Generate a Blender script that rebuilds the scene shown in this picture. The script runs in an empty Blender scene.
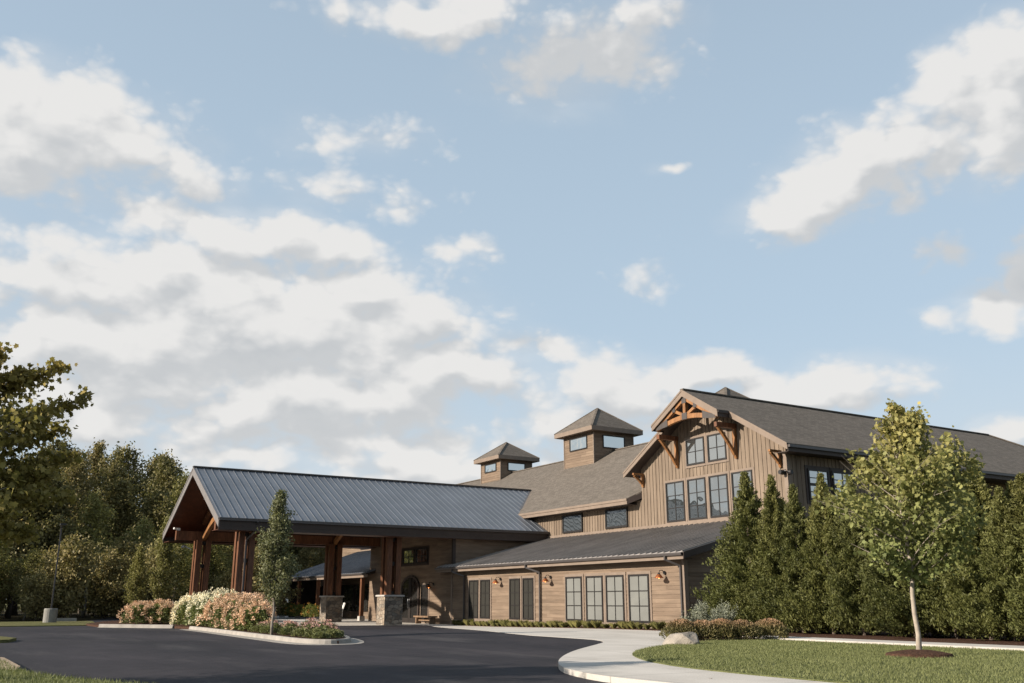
import bpy, bmesh, math, random
import numpy as np
from mathutils import Vector, Matrix
R = math.radians
S = bpy.context.scene
COL = S.collection

# ---------------------------------------------------------------- camera
cam_d = bpy.data.cameras.new('camera')
cam = bpy.data.objects.new('camera', cam_d); COL.objects.link(cam)
cam.location = (0, 0, 1.2)
cam.rotation_euler = (R(90 + 15.54), 0, R(-31.3))
cam_d.sensor_width = 36; cam_d.lens = 32.871
cam_d.clip_start = 0.1; cam_d.clip_end = 6000
S.camera = cam

# ---------------------------------------------------------------- sun, exposure
SUN_EL, SUN_AZ = R(23), R(10)          # azimuth from -X towards +Y
sdir = Vector((-math.cos(SUN_EL)*math.cos(SUN_AZ), math.cos(SUN_EL)*math.sin(SUN_AZ), math.sin(SUN_EL)))
sl = bpy.data.lights.new('sun', 'SUN'); sl.energy = 5.0; sl.angle = R(0.6); sl.color = (1.0, 0.89, 0.76)
so = bpy.data.objects.new('sun', sl); COL.objects.link(so)
so.rotation_euler = sdir.to_track_quat('Z', 'Y').to_euler(); so.location = (-40, 20, 60)
vs = S.view_settings
vs.view_transform = 'Standard'; vs.look = 'None'; vs.gamma = 1; vs.use_curve_mapping = False
vs.exposure = 0.85

# ---------------------------------------------------------------- sky with clouds
# cloud masses: azimuth, elevation, half width, half height, density
CLOUDS = [
(0.054, 0.448, 0.108, 0.06, 1.06),
(0.007, 0.423, 0.076, 0.059, 1.06),
(0.124, 0.437, 0.086, 0.045, 0.96),
(0.012, 0.475, 0.049, 0.038, 0.86),
(0.188, 0.412, 0.06, 0.029, 0.5),
(0.15, 0.431, 0.065, 0.036, 0.86),
(0.374, 0.477, 0.073, 0.024, 0.42),
(0.44, 0.605, 0.13, 0.026, 0.81),
(0.507, 0.619, 0.091, 0.03, 0.76),
(0.332, 0.601, 0.02, 0.024, 0.5),
(0.604, 0.561, 0.095, 0.048, 0.45),
(0.667, 0.57, 0.094, 0.046, 0.68),
(0.714, 0.594, 0.063, 0.032, 0.6),
(0.933, 0.428, 0.065, 0.046, 1.06),
(0.976, 0.445, 0.046, 0.04, 0.96),
(0.851, 0.39, 0.076, 0.024, 0.91),
(0.9, 0.406, 0.078, 0.031, 0.96),
(1.04, 0.482, 0.067, 0.046, 1.06),
(1.089, 0.487, 0.064, 0.056, 1.06),
(1.071, 0.44, 0.05, 0.057, 1.06),
(1.025, 0.427, 0.034, 0.04, 0.76),
(0.975, 0.397, 0.029, 0.025, 0.6),
(1.048, 0.276, 0.045, 0.028, 1.01),
(1.076, 0.293, 0.035, 0.044, 1.01),
(0.992, 0.264, 0.017, 0.009, 0.36),
(0.729, 0.451, 0.024, 0.008, 0.4),
(0.696, 0.333, 0.025, 0.021, 0.25),
(0.995, 0.33, 0.029, 0.021, 0.42),
(0.098, 0.296, 0.122, 0.043, 1.06),
(0.186, 0.329, 0.087, 0.041, 1.06),
(0.242, 0.363, 0.07, 0.041, 1.01),
(0.229, 0.301, 0.145, 0.064, 1.16),
(0.314, 0.285, 0.161, 0.065, 1.16),
(0.127, 0.245, 0.145, 0.055, 1.16),
(0.341, 0.362, 0.068, 0.036, 0.86),
(0.39, 0.323, 0.076, 0.039, 0.96),
(0.427, 0.29, 0.083, 0.053, 1.06),
(0.318, 0.216, 0.141, 0.05, 1.11),
(0.387, 0.211, 0.126, 0.048, 1.11),
(0.456, 0.242, 0.093, 0.049, 1.06),
(0.506, 0.238, 0.068, 0.037, 0.96),
(0.259, 0.188, 0.087, 0.024, 0.96),
(0.349, 0.422, 0.072, 0.019, 0.36),
(0.417, 0.413, 0.049, 0.016, 0.32),
(0.481, 0.368, 0.041, 0.018, 0.36),
(0.297, 0.377, 0.064, 0.033, 0.76),
(0.555, 0.262, 0.047, 0.021, 0.5),
(0.056, 0.199, 0.089, 0.045, 1.01),
(0.117, 0.171, 0.084, 0.025, 0.96),
(0.267, 0.145, 0.081, 0.018, 0.81),
(0.453, 0.142, 0.096, 0.027, 0.91),
(0.405, 0.156, 0.056, 0.016, 0.76),
(0.642, 0.218, 0.082, 0.043, 1.01),
(0.598, 0.196, 0.048, 0.032, 0.86),
(0.583, 0.257, 0.042, 0.016, 0.6),
(0.763, 0.23, 0.066, 0.023, 1.01),
(0.702, 0.219, 0.067, 0.021, 0.91),
(0.812, 0.217, 0.053, 0.017, 0.6),
(0.904, 0.218, 0.084, 0.026, 0.91),
(0.846, 0.204, 0.077, 0.022, 0.96),
(0.969, 0.225, 0.027, 0.011, 0.5),
(1.04, 0.154, 0.046, 0.021, 1.01),
(0.151, 0.377, 0.13, 0.031, 0.5),
(0.48, 0.113, 0.224, 0.033, 0.76),
(-0.45, 0.35, 0.233, 0.108, 1.06),
(-0.75, 0.55, 0.265, 0.13, 0.96),
(-0.85, 0.22, 0.265, 0.076, 0.96),
(-1.3, 0.4, 0.318, 0.13, 0.86),
(-0.74, 0.14, 0.233, 0.076, 0.96),  # this and the next: out of view, added for paler upper window reflections
(-0.62, 0.23, 0.127, 0.054, 0.86),
(0.227, 0.265, 0.306, 0.131, 1.06),
(0.08, 0.255, 0.151, 0.093, 0.6),
(0.381, 0.232, 0.161, 0.08, 0.91),
(0.321, 0.162, 0.294, 0.051, 0.6),
(0.085, 0.43, 0.138, 0.059, 0.86),
(0.642, 0.213, 0.124, 0.046, 0.86),
(0.939, 0.432, 0.073, 0.055, 1.05),
(1.061, 0.466, 0.065, 0.066, 1.05),
(0.868, 0.394, 0.071, 0.026, 0.95),
(0.262, 0.273, 0.16, 0.082, 1.1)
]
def cloud_group(name, clouds):
    # (az, el, 0) -> how deep inside a cloud mass
    g = bpy.data.node_groups.new(name, 'ShaderNodeTree')
    g.interface.new_socket('P', in_out='INPUT', socket_type='NodeSocketVector')
    g.interface.new_socket('F', in_out='OUTPUT', socket_type='NodeSocketFloat')
    gi = g.nodes.new('NodeGroupInput'); go = g.nodes.new('NodeGroupOutput')
    last = None
    for (a, e, rx, ry, wt) in clouds:
        ma = g.nodes.new('ShaderNodeVectorMath'); ma.operation = 'MULTIPLY_ADD'
        g.links.new(gi.outputs[0], ma.inputs[0])
        ma.inputs[1].default_value = (1/rx, 1/ry, 0); ma.inputs[2].default_value = (-a/rx, -e/ry, 0)
        ln = g.nodes.new('ShaderNodeVectorMath'); ln.operation = 'LENGTH'
        g.links.new(ma.outputs[0], ln.inputs[0])
        sc = g.nodes.new('ShaderNodeMath'); sc.operation = 'MULTIPLY_ADD'
        g.links.new(ln.outputs['Value'], sc.inputs[0]); sc.inputs[1].default_value = -wt; sc.inputs[2].default_value = wt
        if last is None: last = sc
        else:
            mx = g.nodes.new('ShaderNodeMath'); mx.operation = 'SMOOTH_MAX'; mx.inputs[2].default_value = 0.12
            g.links.new(last.outputs[0], mx.inputs[0]); g.links.new(sc.outputs[0], mx.inputs[1]); last = mx
    g.links.new(last.outputs[0], go.inputs[0])
    return g
def build_world():
    w = bpy.data.worlds.new('World'); S.world = w; w.use_nodes = True
    nt = w.node_tree; nt.nodes.clear()
    GA = cloud_group('cloud_field', CLOUDS); GB = cloud_group('cloud_mass', [c for c in CLOUDS if c[2] > 0.045 and c[3] > 0.014 and c[4] >= 0.7])
    N = nt.nodes.new; Lk = nt.links.new
    def math_(op, a, b=None, c=None, clamp=False):
        n = N('ShaderNodeMath'); n.operation = op; n.use_clamp = clamp
        for i, v in enumerate((a, b, c)):
            if v is None: continue
            if isinstance(v, (int, float)): n.inputs[i].default_value = v
            else: Lk(v, n.inputs[i])
        return n.outputs[0]
    tc = N('ShaderNodeTexCoord'); sep = N('ShaderNodeSeparateXYZ'); Lk(tc.outputs['Generated'], sep.inputs[0])
    az = math_('ARCTAN2', sep.outputs[0], sep.outputs[1]); el = math_('ARCSINE', sep.outputs[2])
    cb = N('ShaderNodeCombineXYZ'); Lk(az, cb.inputs[0]); Lk(el, cb.inputs[1])
    def vadd(v, off, scale=1.0):
        n = N('ShaderNodeVectorMath'); n.operation = 'ADD'; Lk(v, n.inputs[0]); n.inputs[1].default_value = off; return n.outputs[0]
    def noise(v, scale, detail, rough, dist=0.0):
        n = N('ShaderNodeTexNoise'); n.inputs['Scale'].default_value = scale; n.inputs['Detail'].default_value = detail
        n.inputs['Roughness'].default_value = rough; n.inputs['Distortion'].default_value = dist
        Lk(v, n.inputs['Vector']); return n
    stretch = N('ShaderNodeVectorMath'); stretch.operation = 'MULTIPLY'; Lk(cb.outputs[0], stretch.inputs[0]); stretch.inputs[1].default_value = (1, 1.55, 1)
    nv = stretch.outputs[0]
    # warp the coordinates a little so that no ellipse can be recognised
    wn = noise(nv, 9, 3, 0.5); wv = N('ShaderNodeVectorMath'); wv.operation = 'MULTIPLY_ADD'
    Lk(wn.outputs['Color'], wv.inputs[0]); wv.inputs[1].default_value = (0.07, 0.045, 0); 
    base = vadd(cb.outputs[0], (-0.035, -0.0225, 0)); Lk(base, wv.inputs[2])
    def field(off, grp, det):
        p = vadd(wv.outputs[0], off)
        gn = N('ShaderNodeGroup'); gn.node_tree = grp; Lk(p, gn.inputs[0])
        q = vadd(nv, (off[0], off[1]*1.55, off[2]))
        n1 = noise(q, 11, det, 0.58, 0.0)
        vo = N('ShaderNodeTexVoronoi'); vo.voronoi_dimensions = '2D'; vo.feature = 'SMOOTH_F1'; vo.inputs['Scale'].default_value = 15
        vo.inputs['Detail'].default_value = 2.0 if det > 5 else 1.0; vo.inputs['Roughness'].default_value = 0.55; vo.inputs['Lacunarity'].default_value = 2.3; vo.inputs['Smoothness'].default_value = 0.35
        wq = N('ShaderNodeVectorMath'); wq.operation = 'MULTIPLY_ADD'; Lk(n1.outputs['Color'], wq.inputs[0]); wq.inputs[1].default_value = (0.05, 0.05, 0); Lk(q, wq.inputs[2])
        Lk(wq.outputs[0], vo.inputs['Vector'])
        puff = math_('MULTIPLY_ADD', vo.outputs['Distance'], -0.55, 0.46)
        return gn.outputs[0], math_('MULTIPLY_ADD', math_('SUBTRACT', n1.outputs['Fac'], 0.5), 0.92, puff)
    A, nA = field((0, 0, 0), GA, 7)
    f0 = math_('ADD', A, nA)
    B0 = N('ShaderNodeGroup'); B0.node_tree = GB; Lk(wv.outputs[0], B0.inputs[0])
    B1, nB = field((-0.012, 0.024, 0), GB, 4)  # a step towards the sun: denser there means shaded here
    f1 = math_('ADD', math_('SUBTRACT', f0, math_('ADD', B0.outputs[0], nA)), math_('ADD', B1, nB))
    def mapr(v, a, b, c, d, smooth=True):
        n = N('ShaderNodeMapRange'); n.interpolation_type = 'SMOOTHSTEP' if smooth else 'LINEAR'
        Lk(v, n.inputs[0])
        for i, x in enumerate((a, b, c, d)): n.inputs[i+1].default_value = x
        return n.outputs[0]
    alpha = mapr(f0, -0.05, 0.52, 0, 1)
    lit = math_('SUBTRACT', f0, f1)
    lit = mapr(lit, -0.50, 0.36, 0, 1)
    deep = mapr(f0, 0.45, 1.3, 0, 1)
    shade = math_('SUBTRACT', math_('MULTIPLY_ADD', lit, 0.95, 0.24), math_('MULTIPLY', deep, 0.22), clamp=True)
    # thin veil round and between the cumulus
    vn = noise(nv, 5.5, 4, 0.62, 0.4)
    veil = math_('MULTIPLY', mapr(math_('ADD', A, math_('MULTIPLY', math_('SUBTRACT', vn.outputs['Fac'], 0.5), 1.3)), -0.25, 0.75, 0, 1), 0.42)
    alpha = math_('MAXIMUM', alpha, veil)
    cr = N('ShaderNodeMix'); cr.data_type = 'RGBA'; Lk(shade, cr.inputs[0])
    cr.inputs[6].default_value = (3.95, 4.1, 4.25, 1); cr.inputs[7].default_value = (6.25, 6.15, 6.0, 1)
    sky = N('ShaderNodeTexSky'); sky.sky_type = 'NISHITA'; sky.sun_disc = False
    sky.sun_elevation = SUN_EL; sky.sun_rotation = math.atan2(sdir.x, sdir.y)
    sky.air_density = 1.0; sky.dust_density = 1.6; sky.ozone_density = 1.6; sky.altitude = 200
    # thin high haze veils the blue: paler towards the horizon
    sv = N('ShaderNodeMix'); sv.data_type = 'RGBA'
    Lk(mapr(el, 0.0, 0.75, 0.92, 0.60, False), sv.inputs[0]); Lk(sky.outputs[0], sv.inputs[6]); sv.inputs[7].default_value = (4.0, 5.0, 5.9, 1)
    lo = N('ShaderNodeMix'); lo.data_type = 'RGBA'; Lk(mapr(el, 0.02, 0.30, 0.75, 0.0), lo.inputs[0]); Lk(sv.outputs[2], lo.inputs[6]); lo.inputs[7].default_value = (4.9, 5.4, 5.8, 1); sv = lo
    mx = N('ShaderNodeMix'); mx.data_type = 'RGBA'
    Lk(math_('MULTIPLY', alpha, 0.94), mx.inputs[0]); Lk(sv.outputs[2], mx.inputs[6]); Lk(cr.outputs[2], mx.inputs[7])
    bg = N('ShaderNodeBackground'); bg.inputs[1].default_value = 0.074; Lk(mx.outputs[2], bg.inputs[0])
    out = N('ShaderNodeOutputWorld'); Lk(bg.outputs[0], out.inputs[0])
    w.cycles.sampling_method = 'MANUAL'; w.cycles.sample_map_resolution = 256
build_world()

# ================================================================ helpers
rng = np.random.default_rng(7)
ORI = {}                                  # world origin of every parent object
class MB:
    """collects boxes, beams, tubes and polygons in world coordinates"""
    def __init__(s): s.v = []; s.f = []
    def poly(s, pts):
        n = len(s.v); s.v += [tuple(p) for p in pts]; s.f.append(tuple(range(n, n+len(pts)))); return s
    def hexa(s, p):                       # 8 points: bottom ring, top ring
        n = len(s.v); s.v += [tuple(q) for q in p]
        for f in ((3,2,1,0),(4,5,6,7),(0,1,5,4),(1,2,6,5),(2,3,7,6),(3,0,4,7)): s.f.append(tuple(n+i for i in f))
        return s
    def box(s, x0, x1, y0, y1, z0, z1):
        x0, x1 = min(x0,x1), max(x0,x1); y0, y1 = min(y0,y1), max(y0,y1); z0, z1 = min(z0,z1), max(z0,z1)
        return s.hexa([(x0,y0,z0),(x1,y0,z0),(x1,y1,z0),(x0,y1,z0),(x0,y0,z1),(x1,y0,z1),(x1,y1,z1),(x0,y1,z1)])
    def beam(s, a, b, w, h, up=(0,0,1)):  # rectangular bar from a to b
        a = Vector(a); b = Vector(b); d = (b-a).normalized(); u = Vector(up)
        r = d.cross(u)
        if r.length < 1e-4: r = d.cross(Vector((1,0,0)))
        r.normalize(); u = r.cross(d).normalized(); r *= w/2; u *= h/2
        return s.hexa([a-r-u, a+r-u, a+r+u, a-r+u, b-r-u, b+r-u, b+r+u, b-r+u])
    def tube(s, pts, rad, n=8, cap=True):
        pts = [Vector(p) for p in pts]
        if isinstance(rad, (int, float)): rad = [rad]*len(pts)
        base = len(s.v); prev = None
        for i, p in enumerate(pts):
            d = (pts[min(i+1, len(pts)-1)] - pts[max(i-1, 0)]).normalized()
            x = d.cross(Vector((0.3,0.9,0.1)) if prev is None else prev.cross(d)) if prev is None else (prev - d*prev.dot(d))
            if x.length < 1e-5: x = d.orthogonal()
            x.normalize(); prev = x; y = d.cross(x)
            for k in range(n):
                t = 2*math.pi*k/n; s.v.append(tuple(p + (x*math.cos(t)+y*math.sin(t))*rad[i]))
        for i in range(len(pts)-1):
            for k in range(n):
                a = base+i*n+k; b = base+i*n+(k+1)%n; s.f.append((a, b, b+n, a+n))
        if cap:
            s.f.append(tuple(base+k for k in range(n))[::-1]); s.f.append(tuple(base+(len(pts)-1)*n+k for k in range(n)))
        return s
    def prism(s, pts, off):               # polygon pts extruded by vector off
        n = len(pts); o = Vector(off); b = len(s.v)
        s.v += [tuple(p) for p in pts] + [tuple(Vector(p)+o) for p in pts]
        s.f.append(tuple(range(b, b+n))[::-1]); s.f.append(tuple(range(b+n, b+2*n)))
        for i in range(n):
            j = (i+1) % n; s.f.append((b+i, b+j, b+n+j, b+n+i))
        return s
    def lathe(s, c, prof, n=16):          # prof: (radius, z)
        b = len(s.v)
        for (r, z) in prof:
            for k in range(n):
                t = 2*math.pi*k/n; s.v.append((c[0]+r*math.cos(t), c[1]+r*math.sin(t), c[2]+z))
        for i in range(len(prof)-1):
            for k in range(n):
                a = b+i*n+k; q = b+i*n+(k+1)%n; s.f.append((a, q, q+n, a+n))
        return s
def link(name, me, mat, parent, origin):
    o = bpy.data.objects.new(name, me); COL.objects.link(o)
    if mat is not None and not me.materials: me.materials.append(mat)
    if parent is not None:
        o.parent = parent; po = ORI[parent.name]
        o.location = (origin[0]-po[0], origin[1]-po[1], origin[2]-po[2])
    else: o.location = origin
    ORI[o.name] = tuple(origin); return o
def obj(name, mb, mat, parent=None, origin=None, smooth=False, fix=True):
    if origin is None: origin = ORI[parent.name] if parent is not None else (0,0,0)
    me = bpy.data.meshes.new(name)
    ox, oy, oz = origin
    me.from_pydata([(x-ox, y-oy, z-oz) for x, y, z in mb.v], [], mb.f)
    if fix:
        bm = bmesh.new(); bm.from_mesh(me); bmesh.ops.recalc_face_normals(bm, faces=bm.faces); bm.to_mesh(me); bm.free()
    if smooth: me.polygons.foreach_set('use_smooth', [True]*len(me.polygons))
    me.update(); return link(name, me, mat, parent, origin)
def tag(o, label=None, cat=None, group=None, kind=None):
    if label: o['label'] = label
    if cat: o['category'] = cat
    if group: o['group'] = group
    if kind: o['kind'] = kind
    return o
def thing(name, loc, label, cat, group=None):
    o = bpy.data.objects.new(name, None); COL.objects.link(o); o.location = loc; o.empty_display_size = 0.3
    ORI[o.name] = tuple(loc); return tag(o, label, cat, group)
def dup(root, loc, rz=0.0, sc=1.0, label=None):
    def cp(o, par):
        c = o.copy(); COL.objects.link(c)
        if par is not None: c.parent = par
        for ch in o.children: cp(ch, c)
        return c
    r = cp(root, None); r.location = loc; r.rotation_euler = (0, 0, rz)
    r.scale = sc if isinstance(sc, (tuple, list)) else (sc, sc, sc)
    if label: r['label'] = label
    return r
def mesh_np(name, V, F, mat, parent=None, origin=(0,0,0), smooth=False):
    """V (n,3) local coordinates, F (m,k) indices"""
    me = bpy.data.meshes.new(name); V = np.ascontiguousarray(V, np.float32); F = np.ascontiguousarray(F, np.int32)
    me.vertices.add(len(V)); me.vertices.foreach_set('co', V.ravel())
    m, k = F.shape
    me.loops.add(m*k); me.loops.foreach_set('vertex_index', F.ravel())
    me.polygons.add(m); me.polygons.foreach_set('loop_start', np.arange(0, m*k, k, dtype=np.int32))
    me.update(calc_edges=True); me.validate()
    if smooth: me.polygons.foreach_set('use_smooth', [True]*m)
    return link(name, me, mat, parent, origin)

# ================================================================ materials
class NT:
    def __init__(s, name):
        s.m = bpy.data.materials.new(name); s.m.use_nodes = True; s.t = s.m.node_tree; s.t.nodes.clear()
        s.out = s.t.nodes.new('ShaderNodeOutputMaterial')
    def n(s, typ, **kw):
        x = s.t.nodes.new('ShaderNode'+typ)
        for k, v in kw.items(): setattr(x, k, v)
        return x
    def set(s, sock, v):
        if isinstance(v, bpy.types.NodeSocket): s.t.links.new(v, sock)
        elif isinstance(v, (tuple, list)) and len(v) == 3 and sock.type == 'RGBA': sock.default_value = (*v, 1)
        else: sock.default_value = v
    def math(s, op, a, b=None, c=None, clamp=False):
        x = s.n('Math', operation=op, use_clamp=clamp)
        for i, v in enumerate((a, b, c)):
            if v is not None: s.set(x.inputs[i], v)
        return x.outputs[0]
    def vmath(s, op, a, b=None):
        x = s.n('VectorMath', operation=op); s.set(x.inputs[0], a)
        if b is not None: s.set(x.inputs[1], b)
        return x.outputs[0]
    def pos(s): return s.n('NewGeometry').outputs['Position']
    def objc(s): return s.n('TexCoord').outputs['Object']
    def comb(s, x, y, z=0.0):
        c = s.n('CombineXYZ')
        for i, v in enumerate((x, y, z)): s.set(c.inputs[i], v)
        return c.outputs[0]
    def noise(s, v, scale, detail=4, rough=0.55, col=False, dist=0.0):
        x = s.n('TexNoise'); s.set(x.inputs['Vector'], v); x.inputs['Scale'].default_value = scale
        x.inputs['Detail'].default_value = detail; x.inputs['Roughness'].default_value = rough; x.inputs['Distortion'].default_value = dist
        return x.outputs['Color' if col else 'Fac']
    def white(s, v):
        x = s.n('TexWhiteNoise', noise_dimensions='3D'); s.set(x.inputs['Vector'], v); return x.outputs['Value']
    def ramp(s, v, a, b, c=0.0, d=1.0):
        x = s.n('MapRange'); s.set(x.inputs[0], v)
        for i, q in enumerate((a, b, c, d)): x.inputs[i+1].default_value = q
        return x.outputs[0]
    def mix(s, f, a, b, blend='MIX'):
        x = s.n('Mix', data_type='RGBA', blend_type=blend); s.set(x.inputs[0], f); s.set(x.inputs[6], a); s.set(x.inputs[7], b); return x.outputs[2]
    def scale(s, c, f):                   # colour times a number
        x = s.n('VectorMath', operation='SCALE'); s.set(x.inputs[0], c); s.set(x.inputs['Scale'], f); return x.outputs[0]
    def bump(s, h, strength=0.5, dist=0.02):
        x = s.n('Bump'); x.inputs['Strength'].default_value = strength; x.inputs['Distance'].default_value = dist; s.set(x.inputs['Height'], h); return x.outputs[0]
    def pr(s, col, rough=0.7, spec=0.3, metal=0.0, normal=None, emit=None, estr=0.0):
        p = s.n('BsdfPrincipled'); s.set(p.inputs['Base Color'], col); s.set(p.inputs['Roughness'], rough)
        p.inputs['Specular IOR Level'].default_value = spec; p.inputs['Metallic'].default_value = metal
        if normal is not None: s.set(p.inputs['Normal'], normal)
        if emit: s.set(p.inputs['Emission Color'], emit); p.inputs['Emission Strength'].default_value = estr
        return p.outputs[0]
    def fin(s, sh): s.t.links.new(sh, s.out.inputs[0]); return s.m
    def walluv(s):
        """(along the wall, height, 0) for walls facing X or Y"""
        g = s.n('NewGeometry'); p = s.n('SeparateXYZ'); s.t.links.new(g.outputs['Position'], p.inputs[0])
        nn = s.n('SeparateXYZ'); s.t.links.new(g.outputs['True Normal'], nn.inputs[0])
        f = s.math('GREATER_THAN', s.math('ABSOLUTE', nn.outputs[0]), s.math('ABSOLUTE', nn.outputs[1]))
        u = s.math('ADD', s.math('MULTIPLY', p.outputs[1], f), s.math('MULTIPLY', p.outputs[0], s.math('SUBTRACT', 1.0, f)))
        return u, p.outputs[2]
M = {}
def flat(name, c, rough=0.7, var=0.18, scale=3.0, spec=0.3, metal=0.0, bump=0.0):
    t = NT(name); p = t.pos()
    n = t.noise(p, scale, 5, 0.6); n2 = t.noise(p, scale*9, 3, 0.6)
    f = t.math('ADD', t.ramp(n, 0.3, 0.7, 1-var, 1+var), t.ramp(n2, 0.3, 0.7, -var*0.4, var*0.4))
    col = t.scale(t.comb(*c), f)
    M[name] = t.fin(t.pr(col, rough, spec, metal, t.bump(n2, bump, 0.01) if bump else None)); return M[name]

def siding(name, c1, c2, course, length):
    """stained boards: each board its own tone, grain along it"""
    t = NT(name); u, z = t.walluv()
    k = t.math('FLOOR', t.math('DIVIDE', z, course)) if course > 0 else 0.0
    if course > 0:                         # horizontal boards
        off = t.math('MULTIPLY', t.white(t.comb(k, 3.1, 0.0)), length)
        b = t.math('FLOOR', t.math('DIVIDE', t.math('ADD', u, off), length))
        tone = t.white(t.comb(k, b, 1.7)); gr = t.noise(t.comb(t.math('MULTIPLY', u, 0.55), t.math('MULTIPLY', z, 16.0), k), 1.5, 5, 0.65)
        blot = t.noise(t.comb(t.math('MULTIPLY', u, 0.35), t.math('MULTIPLY', z, 2.2), 0.0), 1.6, 4, 0.6)
    else:                                  # vertical boards
        b = t.math('FLOOR', t.math('DIVIDE', u, -course)); tone = t.white(t.comb(b, 5.0, 0.3))
        gr = t.noise(t.comb(t.math('MULTIPLY', u, 16.0), t.math('MULTIPLY', z, 0.55), b), 1.5, 5, 0.65)
        blot = t.noise(t.comb(t.math('MULTIPLY', u, 1.5), t.math('MULTIPLY', z, 0.4), 0.0), 1.6, 4, 0.6)
    f = t.math('ADD', t.math('MULTIPLY', tone, 0.45), t.ramp(gr, 0.3, 0.7, 0.0, 0.55), clamp=True)
    col = t.mix(f, c1, c2); col = t.scale(col, t.ramp(blot, 0.3, 0.7, 0.78, 1.18))
    M[name] = t.fin(t.pr(col, 0.72, 0.25, normal=t.bump(gr, 0.25, 0.004))); return M[name]
siding('lap_siding', (0.1065, 0.0737, 0.0502), (0.2093, 0.1537, 0.1084), 0.19, 3.6)
siding('batten_siding', (0.1174, 0.0871, 0.0621), (0.1994, 0.1532, 0.1124), -0.29, 0)
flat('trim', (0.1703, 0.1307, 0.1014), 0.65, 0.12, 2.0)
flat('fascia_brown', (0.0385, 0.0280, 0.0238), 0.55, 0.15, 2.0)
flat('gutter_dark', (0.0562, 0.0495, 0.0480), 0.4, 0.12, 2.0, 0.5)
flat('black_metal', (0.0144, 0.0128, 0.0128), 0.45, 0.1, 2.0, 0.4)
flat('frame_dark', (0.0099, 0.0081, 0.0077), 0.5, 0.1, 2.0, 0.4)
flat('rake_metal', (0.1512, 0.1404, 0.1368), 0.5, 0.12, 2.0, 0.4)
flat('interior_dark', (0.018, 0.014, 0.012), 0.9, 0.2)
flat('steel_plate', (0.05, 0.042, 0.038), 0.5, 0.15, 4.0, 0.4)
flat('copper', (0.42, 0.14, 0.05), 0.35, 0.1, 4.0, 0.5, 0.7)
flat('galvanised', (0.2520, 0.2580, 0.2640), 0.4, 0.15, 4.0, 0.5, 0.6)
flat('white_paint', (0.5760, 0.5680, 0.5440), 0.5, 0.06, 4.0)
flat('cap_stone', (0.3600, 0.3360, 0.3080), 0.75, 0.16, 5.0, bump=0.3)
def timber(name, c1, c2, spec=0.35, rough=0.5):
    t = NT(name); p = t.objc()
    g = t.noise(t.vmath('MULTIPLY', p, (9.0, 9.0, 1.4)), 1.6, 5, 0.65); g2 = t.noise(t.vmath('MULTIPLY', p, (2.0, 2.0, 0.5)), 1.5, 3, 0.5)
    col = t.mix(t.ramp(g, 0.32, 0.68), c1, c2); col = t.scale(col, t.ramp(g2, 0.3, 0.7, 0.75, 1.2))
    M[name] = t.fin(t.pr(col, rough, spec, normal=t.bump(g, 0.3, 0.006)))
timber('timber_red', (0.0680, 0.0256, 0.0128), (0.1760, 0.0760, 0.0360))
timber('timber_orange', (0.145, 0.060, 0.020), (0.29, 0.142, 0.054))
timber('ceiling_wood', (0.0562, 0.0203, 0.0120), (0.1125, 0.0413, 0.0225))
timber('bench_wood', (0.12, 0.075, 0.045), (0.23, 0.150, 0.092))
def shingles():
    t = NT('shingles'); u, z = t.walluv()
    z2 = t.math('MULTIPLY', z, 1.95)
    br = t.n('TexBrick'); t.set(br.inputs['Vector'], t.comb(u, z2, 0.0))
    for k, v in (('Scale', 1.0), ('Brick Width', 0.30), ('Row Height', 0.145), ('Mortar Size', 0.008), ('Mortar Smooth', 0.3), ('Bias', 0.0)): br.inputs[k].default_value = v
    br.inputs['Color1'].default_value = (0.100, 0.086, 0.072, 1); br.inputs['Color2'].default_value = (0.140, 0.121, 0.102, 1); br.inputs['Mortar'].default_value = (0.07, 0.06, 0.05, 1)
    n = t.noise(t.comb(u, z2, 0.0), 1.1, 5, 0.6); n2 = t.noise(t.comb(u, z2, 2.0), 26, 3, 0.7)
    col = t.scale(br.outputs['Color'], t.math('ADD', t.ramp(n, 0.3, 0.7, 0.91, 1.08), t.ramp(n2, 0.3, 0.7, -0.18, 0.18)))
    row = t.math('FRACT', t.math('DIVIDE', z2, 0.145))
    M['shingles'] = t.fin(t.pr(col, 0.9, 0.15, normal=t.bump(t.math('ADD', t.math('MULTIPLY', row, -0.6), n2), 0.5, 0.012)))
shingles()
def metal_roof(name, c, seam_shade=0.0):
    t = NT(name); p = t.pos()
    n = t.noise(t.vmath('MULTIPLY', p, (0.5, 0.5, 1.0)), 0.9, 4, 0.6); n2 = t.noise(p, 7, 3, 0.6)
    col = t.scale(t.comb(*c), t.math('ADD', t.ramp(n, 0.3, 0.7, 0.85, 1.15), t.ramp(n2, 0.3, 0.7, -0.06, 0.06)))
    if seam_shade:                             # dark bands put the seams' shade into the colour; streaky tone down pans
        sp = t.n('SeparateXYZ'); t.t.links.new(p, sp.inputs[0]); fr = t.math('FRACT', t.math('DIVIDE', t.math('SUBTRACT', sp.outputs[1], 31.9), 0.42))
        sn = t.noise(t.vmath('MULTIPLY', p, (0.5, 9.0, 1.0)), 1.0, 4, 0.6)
        col = t.scale(col, t.math('SUBTRACT', t.ramp(sn, 0.3, 0.7, 0.88, 1.10), t.math('MULTIPLY', t.ramp(t.math('ABSOLUTE', t.math('SUBTRACT', fr, 0.5)), 0.30, 0.42), seam_shade)))
    M[name] = t.fin(t.pr(col, t.ramp(n2, 0.3, 0.7, 0.36, 0.5), 0.5, 0.0, normal=t.bump(n, 0.15, 0.03)))
metal_roof('metal_roof', (0.1028, 0.1141, 0.1324))
metal_roof('metal_roof_low', (0.3381, 0.3084, 0.2848), 0.42)
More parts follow.
